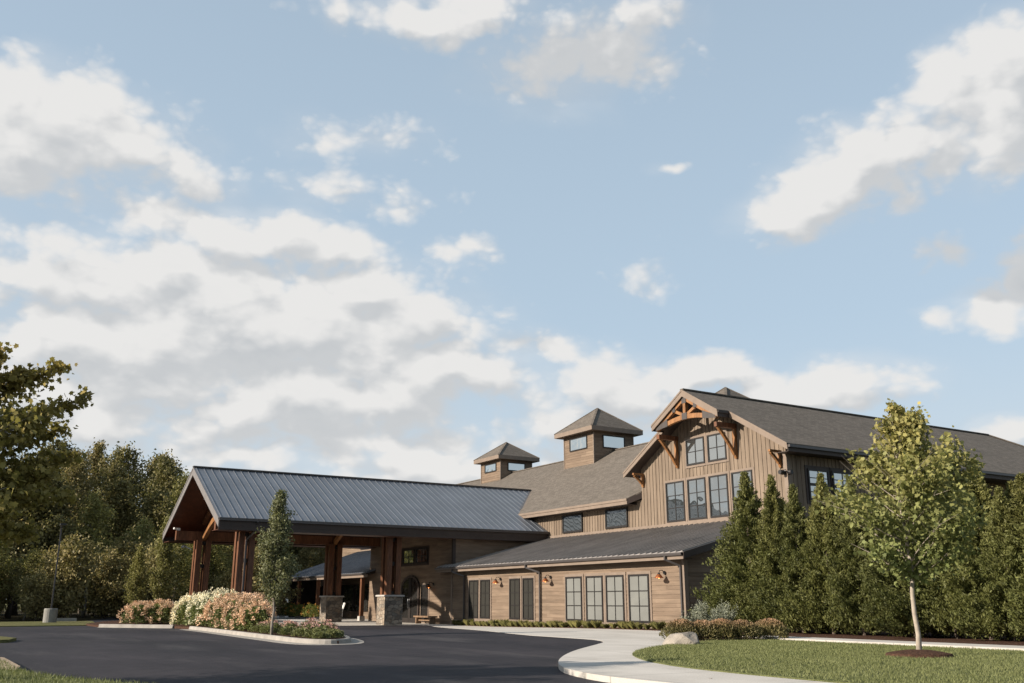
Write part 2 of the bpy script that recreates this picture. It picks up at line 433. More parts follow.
def stone():
    t = NT('field_stone'); u, z = t.walluv(); v = t.comb(t.math('MULTIPLY', u, 1.0), t.math('MULTIPLY', z, 1.45), 0.0)
    wv = t.vmath('ADD', v, t.scale(t.noise(v, 3.0, 3, 0.5, True), 0.22))
    vo = t.n('TexVoronoi', voronoi_dimensions='2D', feature='F1', distance='CHEBYCHEV'); t.set(vo.inputs['Vector'], wv); vo.inputs['Scale'].default_value = 3.1
    ve = t.n('TexVoronoi', voronoi_dimensions='2D', feature='DISTANCE_TO_EDGE'); t.set(ve.inputs['Vector'], wv); ve.inputs['Scale'].default_value = 3.1
    sp = t.n('SeparateColor'); t.t.links.new(vo.outputs['Color'], sp.inputs[0])
    c = t.mix(sp.outputs[0], (0.10, 0.09, 0.08), (0.26, 0.23, 0.19)); c = t.mix(t.math('MULTIPLY', sp.outputs[1], 0.45), c, (0.33, 0.24, 0.16))
    n = t.noise(t.pos(), 14, 5, 0.65); c = t.scale(c, t.ramp(n, 0.3, 0.7, 0.75, 1.2))
    e = t.ramp(ve.outputs['Distance'], 0.01, 0.06)
    c = t.mix(e, (0.16, 0.145, 0.125), c)
    M['field_stone'] = t.fin(t.pr(c, 0.85, 0.2, normal=t.bump(t.math('ADD', t.math('MULTIPLY', e, 1.4), t.math('MULTIPLY', n, 0.5)), 0.9, 0.04)))
stone()
def glass(name, refl, base, rough=0.02, wob=0.07):
    """window pane: dark room or blind behind a reflecting surface"""
    t = NT(name); p = t.pos()
    n = t.noise(p, 0.7, 2, 0.5); nm = t.bump(n, wob, 0.3)
    d = t.pr(base, 0.8, 0.2); g = t.n('BsdfGlossy'); g.inputs['Roughness'].default_value = rough; g.inputs['Color'].default_value = (0.94, 0.96, 0.94, 1); t.set(g.inputs['Normal'], nm)
    fr = t.n('Fresnel'); fr.inputs['IOR'].default_value = 1.55
    f = t.math('ADD', t.math('MULTIPLY', fr.outputs[0], 1.0), refl, clamp=True)
    m = t.n('MixShader'); t.set(m.inputs[0], f); t.t.links.new(d, m.inputs[1]); t.t.links.new(g.outputs[0], m.inputs[2])
    M[name] = t.fin(m.outputs[0])
glass('glass_mirror', 0.42, (0.03, 0.035, 0.035)); glass('glass_dark', 0.015, (0.008, 0.007, 0.006)); glass('glass_sky', 0.6, (0.05, 0.06, 0.06))
def blind():
    """pale woven roller blind close behind the pane"""
    t = NT('glass_blind'); u, z = t.walluv()
    f = t.math('FRACT', t.math('MULTIPLY', z, 22.0)); n = t.noise(t.comb(u, z, 0.0), 1.2, 3, 0.5)
    c = t.scale(t.comb(0.160, 0.163, 0.152), t.math('ADD', t.ramp(f, 0, 1, 0.93, 1.03), t.ramp(n, 0.3, 0.7, -0.07, 0.07)))
    d = t.pr(c, 0.75, 0.3); g = t.n('BsdfGlossy'); g.inputs['Roughness'].default_value = 0.03; g.inputs['Color'].default_value = (0.9, 0.96, 0.95, 1)
    fr = t.n('Fresnel'); fr.inputs['IOR'].default_value = 1.5; m = t.n('MixShader'); t.t.links.new(t.math('MULTIPLY_ADD', fr.outputs[0], 1.0, 0.04), m.inputs[0]); t.t.links.new(d, m.inputs[1]); t.t.links.new(g.outputs[0], m.inputs[2])
    M['glass_blind'] = t.fin(m.outputs[0])
blind()
def blind_dark():
    t = NT('glass_shade'); u, z = t.walluv(); f = t.math('FRACT', t.math('MULTIPLY', z, 18.0))
    c = t.scale(t.comb(0.018, 0.017, 0.013), t.ramp(f, 0, 1, 0.7, 1.2))
    d = t.pr(c, 0.75, 0.3); g = t.n('BsdfGlossy'); g.inputs['Roughness'].default_value = 0.03; m = t.n('MixShader'); m.inputs[0].default_value = 0.045
    t.t.links.new(d, m.inputs[1]); t.t.links.new(g.outputs[0], m.inputs[2]); M['glass_shade'] = t.fin(m.outputs[0])
blind_dark()
def leafmat(name, c1, c2, trans=0.35, c3=None, zlo=None, zhi=None, rough=0.6, var=0.35):
    """c1..c2 leaf by leaf; c3 = colour mixed in more strongly towards the top of the plant"""
    t = NT(name); g = t.n('NewGeometry'); r = g.outputs['Random Per Island']; p = t.objc()
    n = t.noise(p, 0.9, 3, 0.6)
    f = t.math('ADD', t.math('MULTIPLY', r, 0.55), t.ramp(n, 0.3, 0.7, 0.0, 0.45), clamp=True)
    c = t.mix(f, c1, c2)
    if c3 is not None:
        z = t.n('SeparateXYZ'); t.t.links.new(p, z.inputs[0])
        h = t.math('MULTIPLY', t.ramp(z.outputs[2], zlo, zhi), t.ramp(t.math('FRACT', t.math('MULTIPLY', r, 7.31)), 0.0, 1.0, 0.35, 1.0), clamp=True)
        c = t.mix(h, c, c3)
    c = t.scale(c, t.ramp(t.math('FRACT', t.math('MULTIPLY', r, 13.7)), 0, 1, 1-var, 1+var))
    c = t.scale(c, t.ramp(t.n('ObjectInfo').outputs['Random'], 0, 1, 0.82, 1.20)); c = t.mix(t.math('MULTIPLY', t.math('FRACT', t.math('MULTIPLY', t.n('ObjectInfo').outputs['Random'], 5.3)), 0.22), c, t.vmath('MULTIPLY', c, (1.35, 1.08, 0.8)))
    d = t.pr(c, rough, 0.25); tr = t.n('BsdfTranslucent'); t.set(tr.inputs['Color'], t.mix(0.5, c, (0.16, 0.17, 0.03)))
    m = t.n('MixShader'); m.inputs[0].default_value = trans; t.t.links.new(d, m.inputs[1]); t.t.links.new(tr.outputs[0], m.inputs[2])
    M[name] = t.fin(m.outputs[0]); return M[name]
leafmat('leaf_maple', (0.1141, 0.1411, 0.0445), (0.2283, 0.2452, 0.0926), 0.4, (0.3586, 0.2990, 0.1050), 2.2, 5.6)
leafmat('leaf_near', (0.1415, 0.1331, 0.0393), (0.2828, 0.2268, 0.0726), 0.38, (0.3992, 0.2722, 0.0832), 4.2, 7.0)
leafmat('leaf_wood_dark', (0.0896, 0.0845, 0.0329), (0.1910, 0.1651, 0.0640), 0.22)
leafmat('leaf_wood_olive', (0.1299, 0.1188, 0.0496), (0.2878, 0.2376, 0.1025), 0.25)
leafmat('leaf_wood_green', (0.1310, 0.1333, 0.0436), (0.2703, 0.2460, 0.0843), 0.3)
leafmat('leaf_oak', (0.1150, 0.1288, 0.0598), (0.2415, 0.2472, 0.1323), 0.3)
leafmat('leaf_cedar', (0.0604, 0.0719, 0.0207), (0.1335, 0.1405, 0.0465), 0.3, (0.1724, 0.1668, 0.0586), 3.0, 6.5)
leafmat('leaf_hydrangea', (0.0862, 0.1127, 0.0368), (0.1725, 0.1955, 0.0713), 0.3)
leafmat('bloom_white', (0.5670, 0.5355, 0.3671), (0.8618, 0.7925, 0.5989), 0.2, var=0.15)
leafmat('bloom_pink', (0.5191, 0.3306, 0.2159), (0.8046, 0.5951, 0.4133), 0.2, var=0.2)
leafmat('leaf_sedum', (0.09, 0.11, 0.042), (0.18, 0.19, 0.082), 0.25)
leafmat('bloom_sedum', (0.34, 0.19, 0.17), (0.52, 0.34, 0.29), 0.15)
leafmat('leaf_spruce', (0.1210, 0.1418, 0.1058), (0.2640, 0.2888, 0.2300), 0.15)
leafmat('leaf_barberry', (0.0978, 0.0920, 0.0391), (0.1725, 0.1495, 0.0667), 0.25, (0.4140, 0.2300, 0.1552), 0.38, 0.72)
leafmat('leaf_tuft', (0.13, 0.135, 0.045), (0.27, 0.25, 0.095), 0.3)
leafmat('leaf_border', (0.07, 0.09, 0.022), (0.16, 0.17, 0.04), 0.3)
leafmat('bloom_orange', (0.3750, 0.1200, 0.0300), (0.4650, 0.2880, 0.0600), 0.2)
leafmat('bloom_magenta', (0.42, 0.12, 0.22), (0.6, 0.35, 0.42), 0.2)
leafmat('grass_blades', (0.0991, 0.1190, 0.0443), (0.1888, 0.2033, 0.0864), 0.3, var=0.2)
flat('bark_grey', (0.20, 0.175, 0.145), 0.9, 0.3, 6.0, bump=0.6); flat('bark_dark', (0.075, 0.058, 0.045), 0.9, 0.35, 5.0, bump=0.6)
flat('bark_pale', (0.2890, 0.2465, 0.1997), 0.85, 0.2, 7.0, bump=0.4)
flat('boulder', (0.2312, 0.2040, 0.1700), 0.85, 0.28, 2.6, bump=0.7)
flat('concrete_old', (0.1950, 0.1875, 0.1688), 0.85, 0.18, 3.0, bump=0.3)

# ================================================================ the ground
def sst(t): t = min(1.0, max(0.0, t)); return t*t*(3-2*t)
def gz(x, y): return -0.2*sst((y-33)/20)*sst((x-13)/8)     # the forecourt falls gently towards the entrance
def sheet(name, poly, z, mat, skirt=0.0, kind='structure', step=2.5, lift=None):
    ex = lift or (lambda x, y: 0.0)
    bm = bmesh.new(); vs_ = [bm.verts.new((x, y, 0)) for x, y in poly]; f = bm.faces.new(vs_)
    if f.normal.z < 0: f.normal_flip()
    bmesh.ops.triangulate(bm, faces=bm.faces[:])
    x0, x1 = max(10, min(p[0] for p in poly)), min(32, max(p[0] for p in poly)); y0, y1 = max(14, min(p[1] for p in poly)), min(60, max(p[1] for p in poly))
    for ax, a, b in ((0, x0, x1), (1, y0, y1)):
        v = a+step
        while v < b:
            no = (1,0,0) if ax == 0 else (0,1,0); co = (v,0,0) if ax == 0 else (0,v,0)
            bmesh.ops.bisect_plane(bm, geom=bm.verts[:]+bm.edges[:]+bm.faces[:], plane_co=co, plane_no=no, dist=1e-5); v += step
    bmesh.ops.recalc_face_normals(bm, faces=bm.faces[:])
    if sum(f.normal.z for f in bm.faces) < 0: bmesh.ops.reverse_faces(bm, faces=bm.faces[:])
    if skirt:
        be = [e for e in bm.edges if len(e.link_faces) == 1]
        r = bmesh.ops.extrude_edge_only(bm, edges=be)
        nv = {g for g in r['geom'] if isinstance(g, bmesh.types.BMVert)}
        for v in bm.verts: v.co.z = z+gz(v.co.x, v.co.y)+ex(v.co.x, v.co.y) - (skirt if v in nv else 0)
    else:
        for v in bm.verts: v.co.z = z+gz(v.co.x, v.co.y)+ex(v.co.x, v.co.y)
    me = bpy.data.meshes.new(name); bm.to_mesh(me); bm.free()
    o = link(name, me, mat, None, (0,0,0)); o['kind'] = kind; return o
def smooth_poly(p, n=2, closed=True):
    for _ in range(n):
        q = []
        for i in range(len(p)):
            a, b = p[i], p[(i+1) % len(p)]
            if not closed and i == len(p)-1: q.append(a); break
            q += [(a[0]*.75+b[0]*.25, a[1]*.75+b[1]*.25), (a[0]*.25+b[0]*.75, a[1]*.25+b[1]*.75)]
        p = q
    return p
def ground_mats():
    t = NT('asphalt'); p = t.pos(); n = t.noise(t.vmath('MULTIPLY', p, (1, 0.35, 1)), 0.35, 5, 0.6); n2 = t.noise(p, 60, 3, 0.7); n3 = t.noise(t.vmath('MULTIPLY', p, (0.6, 0.12, 1)), 0.9, 4, 0.6)
    c = t.mix(t.ramp(n, 0.35, 0.68), (0.0120, 0.0105, 0.0135), (0.0300, 0.0268, 0.0315)); c = t.mix(t.math('MULTIPLY', t.ramp(t.noise(t.vmath('ADD', p, (40., 9., 0.)), 0.12, 6, 0.7), 0.52, 0.66), 0.55), c, (0.008, 0.0075, 0.009)); c = t.mix(t.math('MULTIPLY', t.ramp(n3, 0.55, 0.75), 0.55), c, (0.062, 0.057, 0.057))
    n5 = t.noise(p, 2.2, 5, 0.65); c = t.scale(c, t.ramp(n5, 0.3, 0.7, 0.8, 1.2))
    # sealed cracks and joints
    vo = t.n('TexVoronoi', feature='DISTANCE_TO_EDGE', voronoi_dimensions='2D'); t.set(vo.inputs['Vector'], t.vmath('ADD', p, t.scale(t.noise(p, 0.5, 4, 0.6, True), 2.5))); vo.inputs['Scale'].default_value = 0.11
    c = t.mix(t.math('MULTIPLY', t.ramp(vo.outputs['Distance'], 0.001, 0.005, 1, 0), 0.55), c, (0.016, 0.016, 0.017))
    c = t.scale(c, t.ramp(n2, 0.3, 0.7, 0.75, 1.25))
    M['asphalt'] = t.fin(t.pr(c, t.ramp(n, 0.3, 0.7, 0.75, 0.9), 0.2, normal=t.bump(n2, 0.6, 0.008)))
    # concrete: stains and joints
    t = NT('concrete'); p = t.pos(); n = t.noise(p, 0.5, 5, 0.6); n2 = t.noise(p, 35, 3, 0.7); s = t.n('SeparateXYZ'); t.t.links.new(p, s.inputs[0])
    c = t.mix(t.ramp(n, 0.3, 0.7), (0.37, 0.345, 0.31), (0.48, 0.45, 0.41)); st = t.noise(t.vmath('ADD', p, (7., 3., 0.)), 0.9, 6, 0.7); c = t.mix(t.math('MULTIPLY', t.ramp(st, 0.55, 0.75), 0.45), c, (0.27, 0.245, 0.21)); c = t.scale(c, t.ramp(n2, 0.3, 0.7, 0.88, 1.10))
    j = t.math('MINIMUM', t.math('ABSOLUTE', t.math('SUBTRACT', t.math('FRACT', t.math('DIVIDE', t.math('ADD', s.outputs[0], 0.7), 2.4)), 0.5)), t.math('ABSOLUTE', t.math('SUBTRACT', t.math('FRACT', t.math('DIVIDE', s.outputs[1], 2.4)), 0.5)))
    c = t.mix(t.math('MULTIPLY', t.ramp(j, 0.004, 0.012, 1, 0), 0.7), c, (0.2, 0.19, 0.17))
    M['concrete'] = t.fin(t.pr(c, 0.85, 0.2, normal=t.bump(n2, 0.3, 0.004)))
    t = NT('lawn'); p = t.pos(); n = t.noise(t.vmath('MULTIPLY', p, (0.35, 1.0, 1)), 1.1, 4, 0.6); n2 = t.noise(p, 24, 4, 0.7)
    c = t.mix(t.ramp(n, 0.3, 0.7), (0.085, 0.098, 0.038), (0.135, 0.140, 0.062)); c = t.scale(c, t.ramp(n2, 0.3, 0.7, 0.6, 1.4))
    M['lawn'] = t.fin(t.pr(c, 0.9, 0.1, normal=t.bump(n2, 1.0, 0.05)))
    t = NT('mulch'); p = t.pos(); n = t.noise(p, 18, 5, 0.7); c = t.mix(t.ramp(n, 0.35, 0.65), (0.030, 0.017, 0.012), (0.105, 0.055, 0.036))
    M['mulch'] = t.fin(t.pr(c, 0.95, 0.1, normal=t.bump(n, 1.0, 0.06)))
    t = NT('meadow'); p = t.pos(); n = t.noise(p, 0.25, 5, 0.65); n2 = t.noise(p, 9, 4, 0.7); c = t.mix(t.ramp(n, 0.3, 0.7), (0.09, 0.095, 0.035), (0.14, 0.125, 0.055)); c = t.scale(c, t.ramp(n2, 0.3, 0.7, 0.7, 1.3))
    M['meadow'] = t.fin(t.pr(c, 0.95, 0.1, normal=t.bump(n2, 1.0, 0.08)))
    t = NT('forest_floor'); p = t.pos(); n = t.noise(p, 1.2, 6, 0.7); c = t.mix(t.ramp(n, 0.3, 0.7), (0.020, 0.016, 0.009), (0.060, 0.048, 0.024))
    M['forest_floor'] = t.fin(t.pr(c, 0.95, 0.1, normal=t.bump(n, 1.0, 0.1)))
    t = NT('gravel'); p = t.pos(); n = t.noise(p, 30, 4, 0.7); c = t.mix(t.ramp(n, 0.3, 0.7), (0.20, 0.15, 0.10), (0.42, 0.34, 0.26))
    M['gravel'] = t.fin(t.pr(c, 0.95, 0.1, normal=t.bump(n, 1.0, 0.03)))
ground_mats()
flat('kerb_concrete', (0.25, 0.23, 0.205), 0.85, 0.2, 2.0, bump=0.2)
b = MB(); b.poly([(-3000,-3000,-0.42),(3000,-3000,-0.42),(3000,3000,-0.42),(-3000,3000,-0.42)])
tag(obj('ground', b, M['meadow'], fix=False), kind='structure')
sheet('forest_floor', [(-90,71),(16,71),(16.5,97),(60,97),(90,170),(-90,170)], -0.12, M['forest_floor'])
sheet('back_lawn', [(-90,58.6),(8.6,58.6),(10,70.9),(-90,70.9)], -0.06, M['meadow'], 0.1)
sheet('driveway', [(-60,41.5),(-60,58.6),(8.5,58.6),(9.5,72),(16,97),(25.5,97),(27.5,56),(27.5,40),(21,-20),(-60,-20)], -0.10, M['asphalt'], lift=lambda x, y: 0.093*sst((y-20)/5.5)*sst((x-13.5)/4.0), step=1.5)
sheet('portico_slab', [(16.9,56.0),(25.8,55.2),(25.8,69),(16.9,69)], -0.004, M['concrete'])
walk = [(9.9,12.4),(9.95,13.6),(10.3,14.9),(10.7,15.8),(11.44,17.0),(12.67,18.64),(14.5,20.74),(16.86,23.04),(18.3,24.5),(19.0,26),(19.15,28.1),(19.4,31.6),(22,39.9),(25.6,51),(26.9,54.0),(25.9,55.15),(24.3,55.4)]
walk = smooth_poly(walk, 2, False)
sheet('walkway', walk+[(24.2,69),(23.5,96),(36,96),(36,-20),(11.5,-20),(10.2,5)], 0.0, M['concrete'], 0.11)
lawn = [(19.4,22.1),(17.77,21.2),(16.07,19.96),(14.78,18.71),(14.2,18.02),(13.36,16.67),(12.9,15.72),(12.4,14.23),(12.17,12.6),(12.1,10.4),(12.2,5),(12.8,-19)]
LAWN = smooth_poly(lawn, 2, False)+[(23.4,-19),(23.4,22.3),(21.4,23.2)]
sheet('lawn', LAWN, 0.025, M['lawn'], 0.06)
sheet('planting_bed', [(18.9,22.35),(19.6,21.95),(21.4,23.0),(23.4,22.4),(24.95,22.4),(24.95,-19),(36,-19),(36,32.3),(28.7,32.3),(26.4,30.6),(24.0,27.4),(21.2,24.0)], 0.03, M['mulch'], 0.05)
sheet('walkway', [(23.4,-19),(24.93,-19),(24.93,24.2),(24.2,24.6),(23.5,22.4)], 0.075, M['concrete'], 0.1)
sheet('foundation_bed', [(27.0,32.4),(28.75,32.4),(28.75,53.2),(28.1,53.2),(27.3,44)], 0.02, M['mulch'], 0.04)
ISL = [(8.1,54.6),(9.7,52.4),(11.0,50.9),(11.25,49.3),(11.25,44.7),(10.97,38.8),(10.76,33.7),(10.62,30.8),(10.85,29.6),(11.4,29.3),(12.1,30.1),(12.9,32.4),(13.6,35.5),(14.8,40),(16.0,46),(16.6,52),(16.7,60),(16.6,71),(13.5,72),(10,66),(8,59)]
sheet('island_bed', [(x, y) for x, y in ISL], 0.0, M['mulch'], 0.1)
def kerb(pts, w=0.17, h=0.05, pan=0.42):
    """concrete kerb with a gutter pan on its left-hand side going along pts"""
    b = MB(); prev = None
    for i, (x, y) in enumerate(pts):
        a = pts[max(i-1,0)]; c = pts[min(i+1,len(pts)-1)]; dx, dy = c[0]-a[0], c[1]-a[1]; l = math.hypot(dx, dy); nx, ny = dy/l, -dx/l
        g = gz(x, y)
        prof = [(w*0.5, -0.15), (w*0.5, h-.01), (w*0.35, h), (-w*0.30, h), (-w*0.5, h-.03), (-w*0.62, -0.088), (-w*0.62-pan, -0.094), (-w*0.62-pan, -0.15)]
        ring = [(x-nx*o, y-ny*o, z+g) for o, z in prof]
        n = len(b.v); b.v += ring
        if prev is not None:
            for k in range(len(prof)-1): b.f.append((prev+k, prev+k+1, n+k+1, n+k))
            b.f.append((prev+len(prof)-1, prev, n, n+len(prof)-1))
        else: b.f.append(tuple(range(n, n+len(prof))))
        prev = n
    b.f.append(tuple(range(prev, prev+8))[::-1]); return b
k1 = [(8.1,54.6),(9.0,53.4),(10.0,52.1),(11.0,50.85)]
k2 = smooth_poly([(11.3,49.35),(11.3,47),(11.25,44.7),(10.97,38.8),(10.76,33.7),(10.62,30.8),(10.85,29.6),(11.4,29.3),(12.1,30.1),(12.9,32.4),(13.6,35.5),(14.8,40),(16.0,46),(16.6,52),(16.7,60),(16.6,71)], 2, False)
tag(obj('kerb', kerb(k1, pan=0.1, h=0.07), M['kerb_concrete']), kind='structure'); tag(obj('kerb', kerb(k2), M['kerb_concrete']), kind='structure')
sheet('verge', [(2.95,37.6),(2.6,36.0),(0,35.0),(-30,34),(-30,42),(0,42),(2.4,40.5)], 0.0, M['meadow'], 0.12)
sheet('near_verge', smooth_poly([(1.5,26.5),(1.62,22.5),(1.75,19.2),(2.3,17.3),(3.3,15.2),(4.2,12),(4.2,4),(-20,4),(-20,27)],2), 0.0, M['lawn'], 0.12)
sheet('gravel_patch', [(1.3,25.5),(1.72,24.4),(1.78,21.0),(1.62,19.9),(1.2,20.5)], 0.012, M['gravel'])

# ================================================================ the lodge
LODGE = thing('lodge_building', (36, 50, 0), 'large brown timber and stone lodge with grey metal portico, front gable and roof cupolas', 'building')
P = LODGE
lean = lambda x: 3.30+0.26*(x-28.1)
gab = lambda y: 12.45-0.585*abs(y-38.17)
mainz = lambda x: 7.13+0.585*(min(x, 88.2-x)-35.0)
port = lambda y: 9.42-0.502*abs(y-61.25)

def lap_wall(name, ax, plane, a0, a1, z0, top, mat=None, parent=P, course=0.19, lip=0.018):
    """horizontal boards, each leaning out over the next; top is a height or a function of the position along the wall"""
    b = MB(); tf = top if callable(top) else (lambda a: top)
    pt = lambda a, d, z: (plane-d, a, z) if ax == 'x' else (a, plane-d, z)
    k0 = math.floor(z0/course); zmax = max(tf(a0+(a1-a0)*i/60) for i in range(61)); k = k0
    while k*course < zmax:
        za, zb = max(z0, k*course), (k+1)*course
        if callable(top):
            xs = [a0+(a1-a0)*i/120 for i in range(121)]; ok = [x for x in xs if tf(x) > za+0.02]
            if not ok: break
            l, r = min(ok), max(ok)
        else: l, r = a0, a1; zb = min(zb, top)
        b.poly([pt(l, lip, za), pt(r, lip, za), pt(r, 0, zb), pt(l, 0, zb)]); b.poly([pt(l, 0, za), pt(r, 0, za), pt(r, lip, za), pt(l, lip, za)]); k += 1
    o = obj(name, b, mat or M['lap_siding'], parent, fix=False); return o
def batten_wall(name, ax, plane, a0, a1, z0, top, parent=P, step=0.29):
    b = MB(); tf = top if callable(top) else (lambda a: top)
    pt = lambda a, d, z: (plane-d, a, z) if ax == 'x' else (a, plane-d, z)
    n = 48
    for i in range(n):
        l = a0+(a1-a0)*i/n; r = a0+(a1-a0)*(i+1)/n
        b.poly([pt(l,0,z0), pt(r,0,z0), pt(r,0,tf(r)), pt(l,0,tf(l))])
    a = a0+step/2
    while a < a1:
        w = 0.028; zt = min(tf(a-w), tf(a+w))
        p = [pt(a-w,-.01,z0), pt(a+w,-.01,z0), pt(a+w,0.03,z0), pt(a-w,0.03,z0)]
        b.hexa(p+[(x,y,zt) for x,y,_ in p]); a += step
    return obj(name, b, M['batten_siding'], parent)
def slab(name, poly, zf, t, mat, drop=0.0, parent=P):
    b = MB(); b.prism([(x, y, zf(x, y)-drop) for x, y in poly], (0, 0, -t)); return obj(name, b, mat, parent)
def seams(b, lines, h=0.045, w=0.035):
    for a, c in lines: b.beam((a[0],a[1],a[2]+h/2), (c[0],c[1],c[2]+h/2), w, h)

# ---- windows -------------------------------------------------------------
def window(ax, plane, a0, a1, z0, z1, cols, rows, gl, parent=P, trim=0.10, name='window', tm='trim', fw=0.08, sill=True, mun='frame_dark', fm='frame_dark'):
    pt = lambda a, d, z: (plane-d, a, z) if ax == 'x' else (a, plane-d, z)
    def bx(b, l, r, d0, d1, za, zb):
        p, q = pt(l, d0, za), pt(r, d1, zb); b.box(p[0], q[0], p[1], q[1], p[2], q[2])
    c = pt((a0+a1)/2, 0, z0)
    f = MB()
    bx(f, a0, a0+fw, 0, .09, z0, z1); bx(f, a1-fw, a1, 0, .09, z0, z1); bx(f, a0+fw, a1-fw, 0, .088, z0, z0+fw*1.25); bx(f, a0+fw, a1-fw, 0, .088, z1-fw, z1)
    o = obj(name, f, M[fm], parent, c)
    g = MB(); gp = [pt(a0+fw*.8, .045, z0+fw*.8), pt(a1-fw*.8, .045, z0+fw*.8), pt(a1-fw*.8, .045, z1-fw*.8), pt(a0+fw*.8, .045, z1-fw*.8)]; g.poly(gp[::-1] if ax == 'x' else gp)
    obj('pane', g, M[gl], o, fix=False)
    if cols > 1 or rows > 1:
        m = MB()
        for i in range(1, cols): a = a0+fw+(a1-a0-2*fw)*i/cols; bx(m, a-.021, a+.021, .046, .068, z0+fw, z1-fw)
        for j in range(1, rows): z = z0+fw+(z1-z0-2*fw)*j/rows; bx(m, a0+fw, a1-fw, .046, .066, z-.021, z+.021)
        obj('glazing_bar', m, M[mun], o)
    if trim:
        tr = MB(); bx(tr, a0-trim, a0, 0, .045, z0-trim, z1+trim); bx(tr, a1, a1+trim, 0, .045, z0-trim, z1+trim); bx(tr, a0, a1, 0, .047, z1, z1+trim); bx(tr, a0, a1, 0, .060, z0-trim, z0)
        obj('trim', tr, M[tm], o)
    return o
# ---- front wing with the low metal roof ---------------------------------
lap_wall('wing_wall', 'x', 28.7, 32.5, 54.5, -0.45, 3.2)
lap_wall('wing_end_wall', 'y', 32.5, 28.7, 35.7, -0.45, lambda x: lean(x)-0.2)
b = MB(); b.box(28.64, 28.70, 32.44, 32.62, -.3, 3.1); b.box(28.702, 28.86, 32.44, 32.498, -.3, 3.1); b.box(28.65,28.70,54.45,54.62,-.4,3.1)
b.box(28.66, 28.70, 44.22, 44.36, 0.16, 3.0); b.box(28.63, 28.70, 32.64, 54.44, 0.0, 0.13); obj('corner_board', b, M['trim'], P)
wr = MB(); poly = [(28.1,31.85),(35.72,31.85),(35.72,55.7),(28.1,55.7)]
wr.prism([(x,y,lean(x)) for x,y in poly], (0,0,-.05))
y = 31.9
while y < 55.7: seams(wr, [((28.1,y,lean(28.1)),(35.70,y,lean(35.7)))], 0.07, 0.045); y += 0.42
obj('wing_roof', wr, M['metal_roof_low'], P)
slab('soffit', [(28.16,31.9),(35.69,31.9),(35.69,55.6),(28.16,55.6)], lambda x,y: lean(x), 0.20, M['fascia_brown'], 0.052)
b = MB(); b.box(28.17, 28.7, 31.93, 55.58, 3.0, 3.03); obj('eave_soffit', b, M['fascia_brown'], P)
b = MB(); b.prism([(28.10,31.80,lean(28.1)-.005),(35.7,31.80,lean(35.7)-.005),(35.7,31.80,lean(35.7)-.34),(28.10,31.80,lean(28.1)-.30)], (0,.045,0)); obj('rake_board', b, M['fascia_brown'], P)
def gutter(y0, y1, x=28.1, z=3.30):
    b = MB(); pr = [(0,0),(-.13,0),(-.13,-.05),(-.10,-.13),(0,-.13),(0,-.12),(-.09,-.12),(-.115,-.05),(-.115,-.015),(0,-.015)]
    b.prism([(x+dx, y0, z-.02+dz) for dx, dz in pr], (0, y1-y0, 0)); return b
obj('gutter', gutter(31.85, 55.65), M['gutter_dark'], P)
b = MB(); b.box(28.10, 28.155, 31.86, 55.62, 2.99, 3.165); obj('fascia', b, M['trim'], P)
for yy in (52.75, 44.12, 32.62):
    b = MB(); top = (28.02, yy+0.55 if yy > 33 else yy+0.35, 3.16)
    b.beam(top, (28.02, top[1], 2.98), .085, .085); b.beam((28.02, top[1], 3.0), (28.59, yy, 2.72), .085, .085); b.beam((28.59, yy, 2.76), (28.59, yy, 0.12), .085, .085, (1,0,0)); b.beam((28.59,yy,0.15),(28.35,yy,0.04),.085,.085)
    obj('downspout', b, M['gutter_dark'], P)
for a0, a1 in ((51.03,52.19),(49.62,50.77),(46.25,47.38),(44.85,45.95)): window('x', 28.7, a0, a1, 0.23, 2.46, 2, 3, 'glass_shade', trim=0.12)
for a0, a1 in ((40.26,41.7),(38.48,39.89),(36.80,38.21),(34.91,36.42)): window('x', 28.7, a0, a1, 0.24, 2.44, 2, 3, 'glass_blind', trim=0.13)
t = NT('bulb'); M['bulb'] = t.fin(t.pr((0.8,0.35,0.12), 0.3, emit=(1.0,0.32,0.08,1), estr=3.0))
def wall_lamp(x, y, z):
    b = MB(); b.lathe((0,0,0), [(0.001,-.03),(.085,-.03),(.085,.0),(.001,.0)], 14)
    b.v = [(x-0.02+vz, y+vx, z+0.16+vy) for vx, vy, vz in b.v]
    o = obj('wall_lamp', b, M['black_metal'], P, (x,y,z))
    b = MB(); b.tube([(x-.03,y,z+.16),(x-.16,y,z+.27),(x-.30,y,z+.26),(x-.36,y,z+.14)], .018, 8); b.lathe((x-.36,y,z+.02), [(.03,.14),(.06,.11),(.075,.06)], 14); obj('lamp_arm', b, M['black_metal'], o, smooth=True)
    b = MB(); b.lathe((x-.36,y,z), [(.07,.09),(.10,.06),(.20,-.06),(.205,-.075),(.19,-.06),(.09,.05),(.001,.06)], 20); obj('lamp_shade', b, M['copper'], o, smooth=True)
    b = MB(); b.lathe((x-.36,y,z-.05), [(.001,-.055),(.03,-.045),(.042,0),(.03,.05),(.02,.08)], 12); obj('bulb', b, M['bulb'], o, smooth=True)

for yy in (48.42, 43.15, 33.79): wall_lamp(28.68, yy, 2.30)

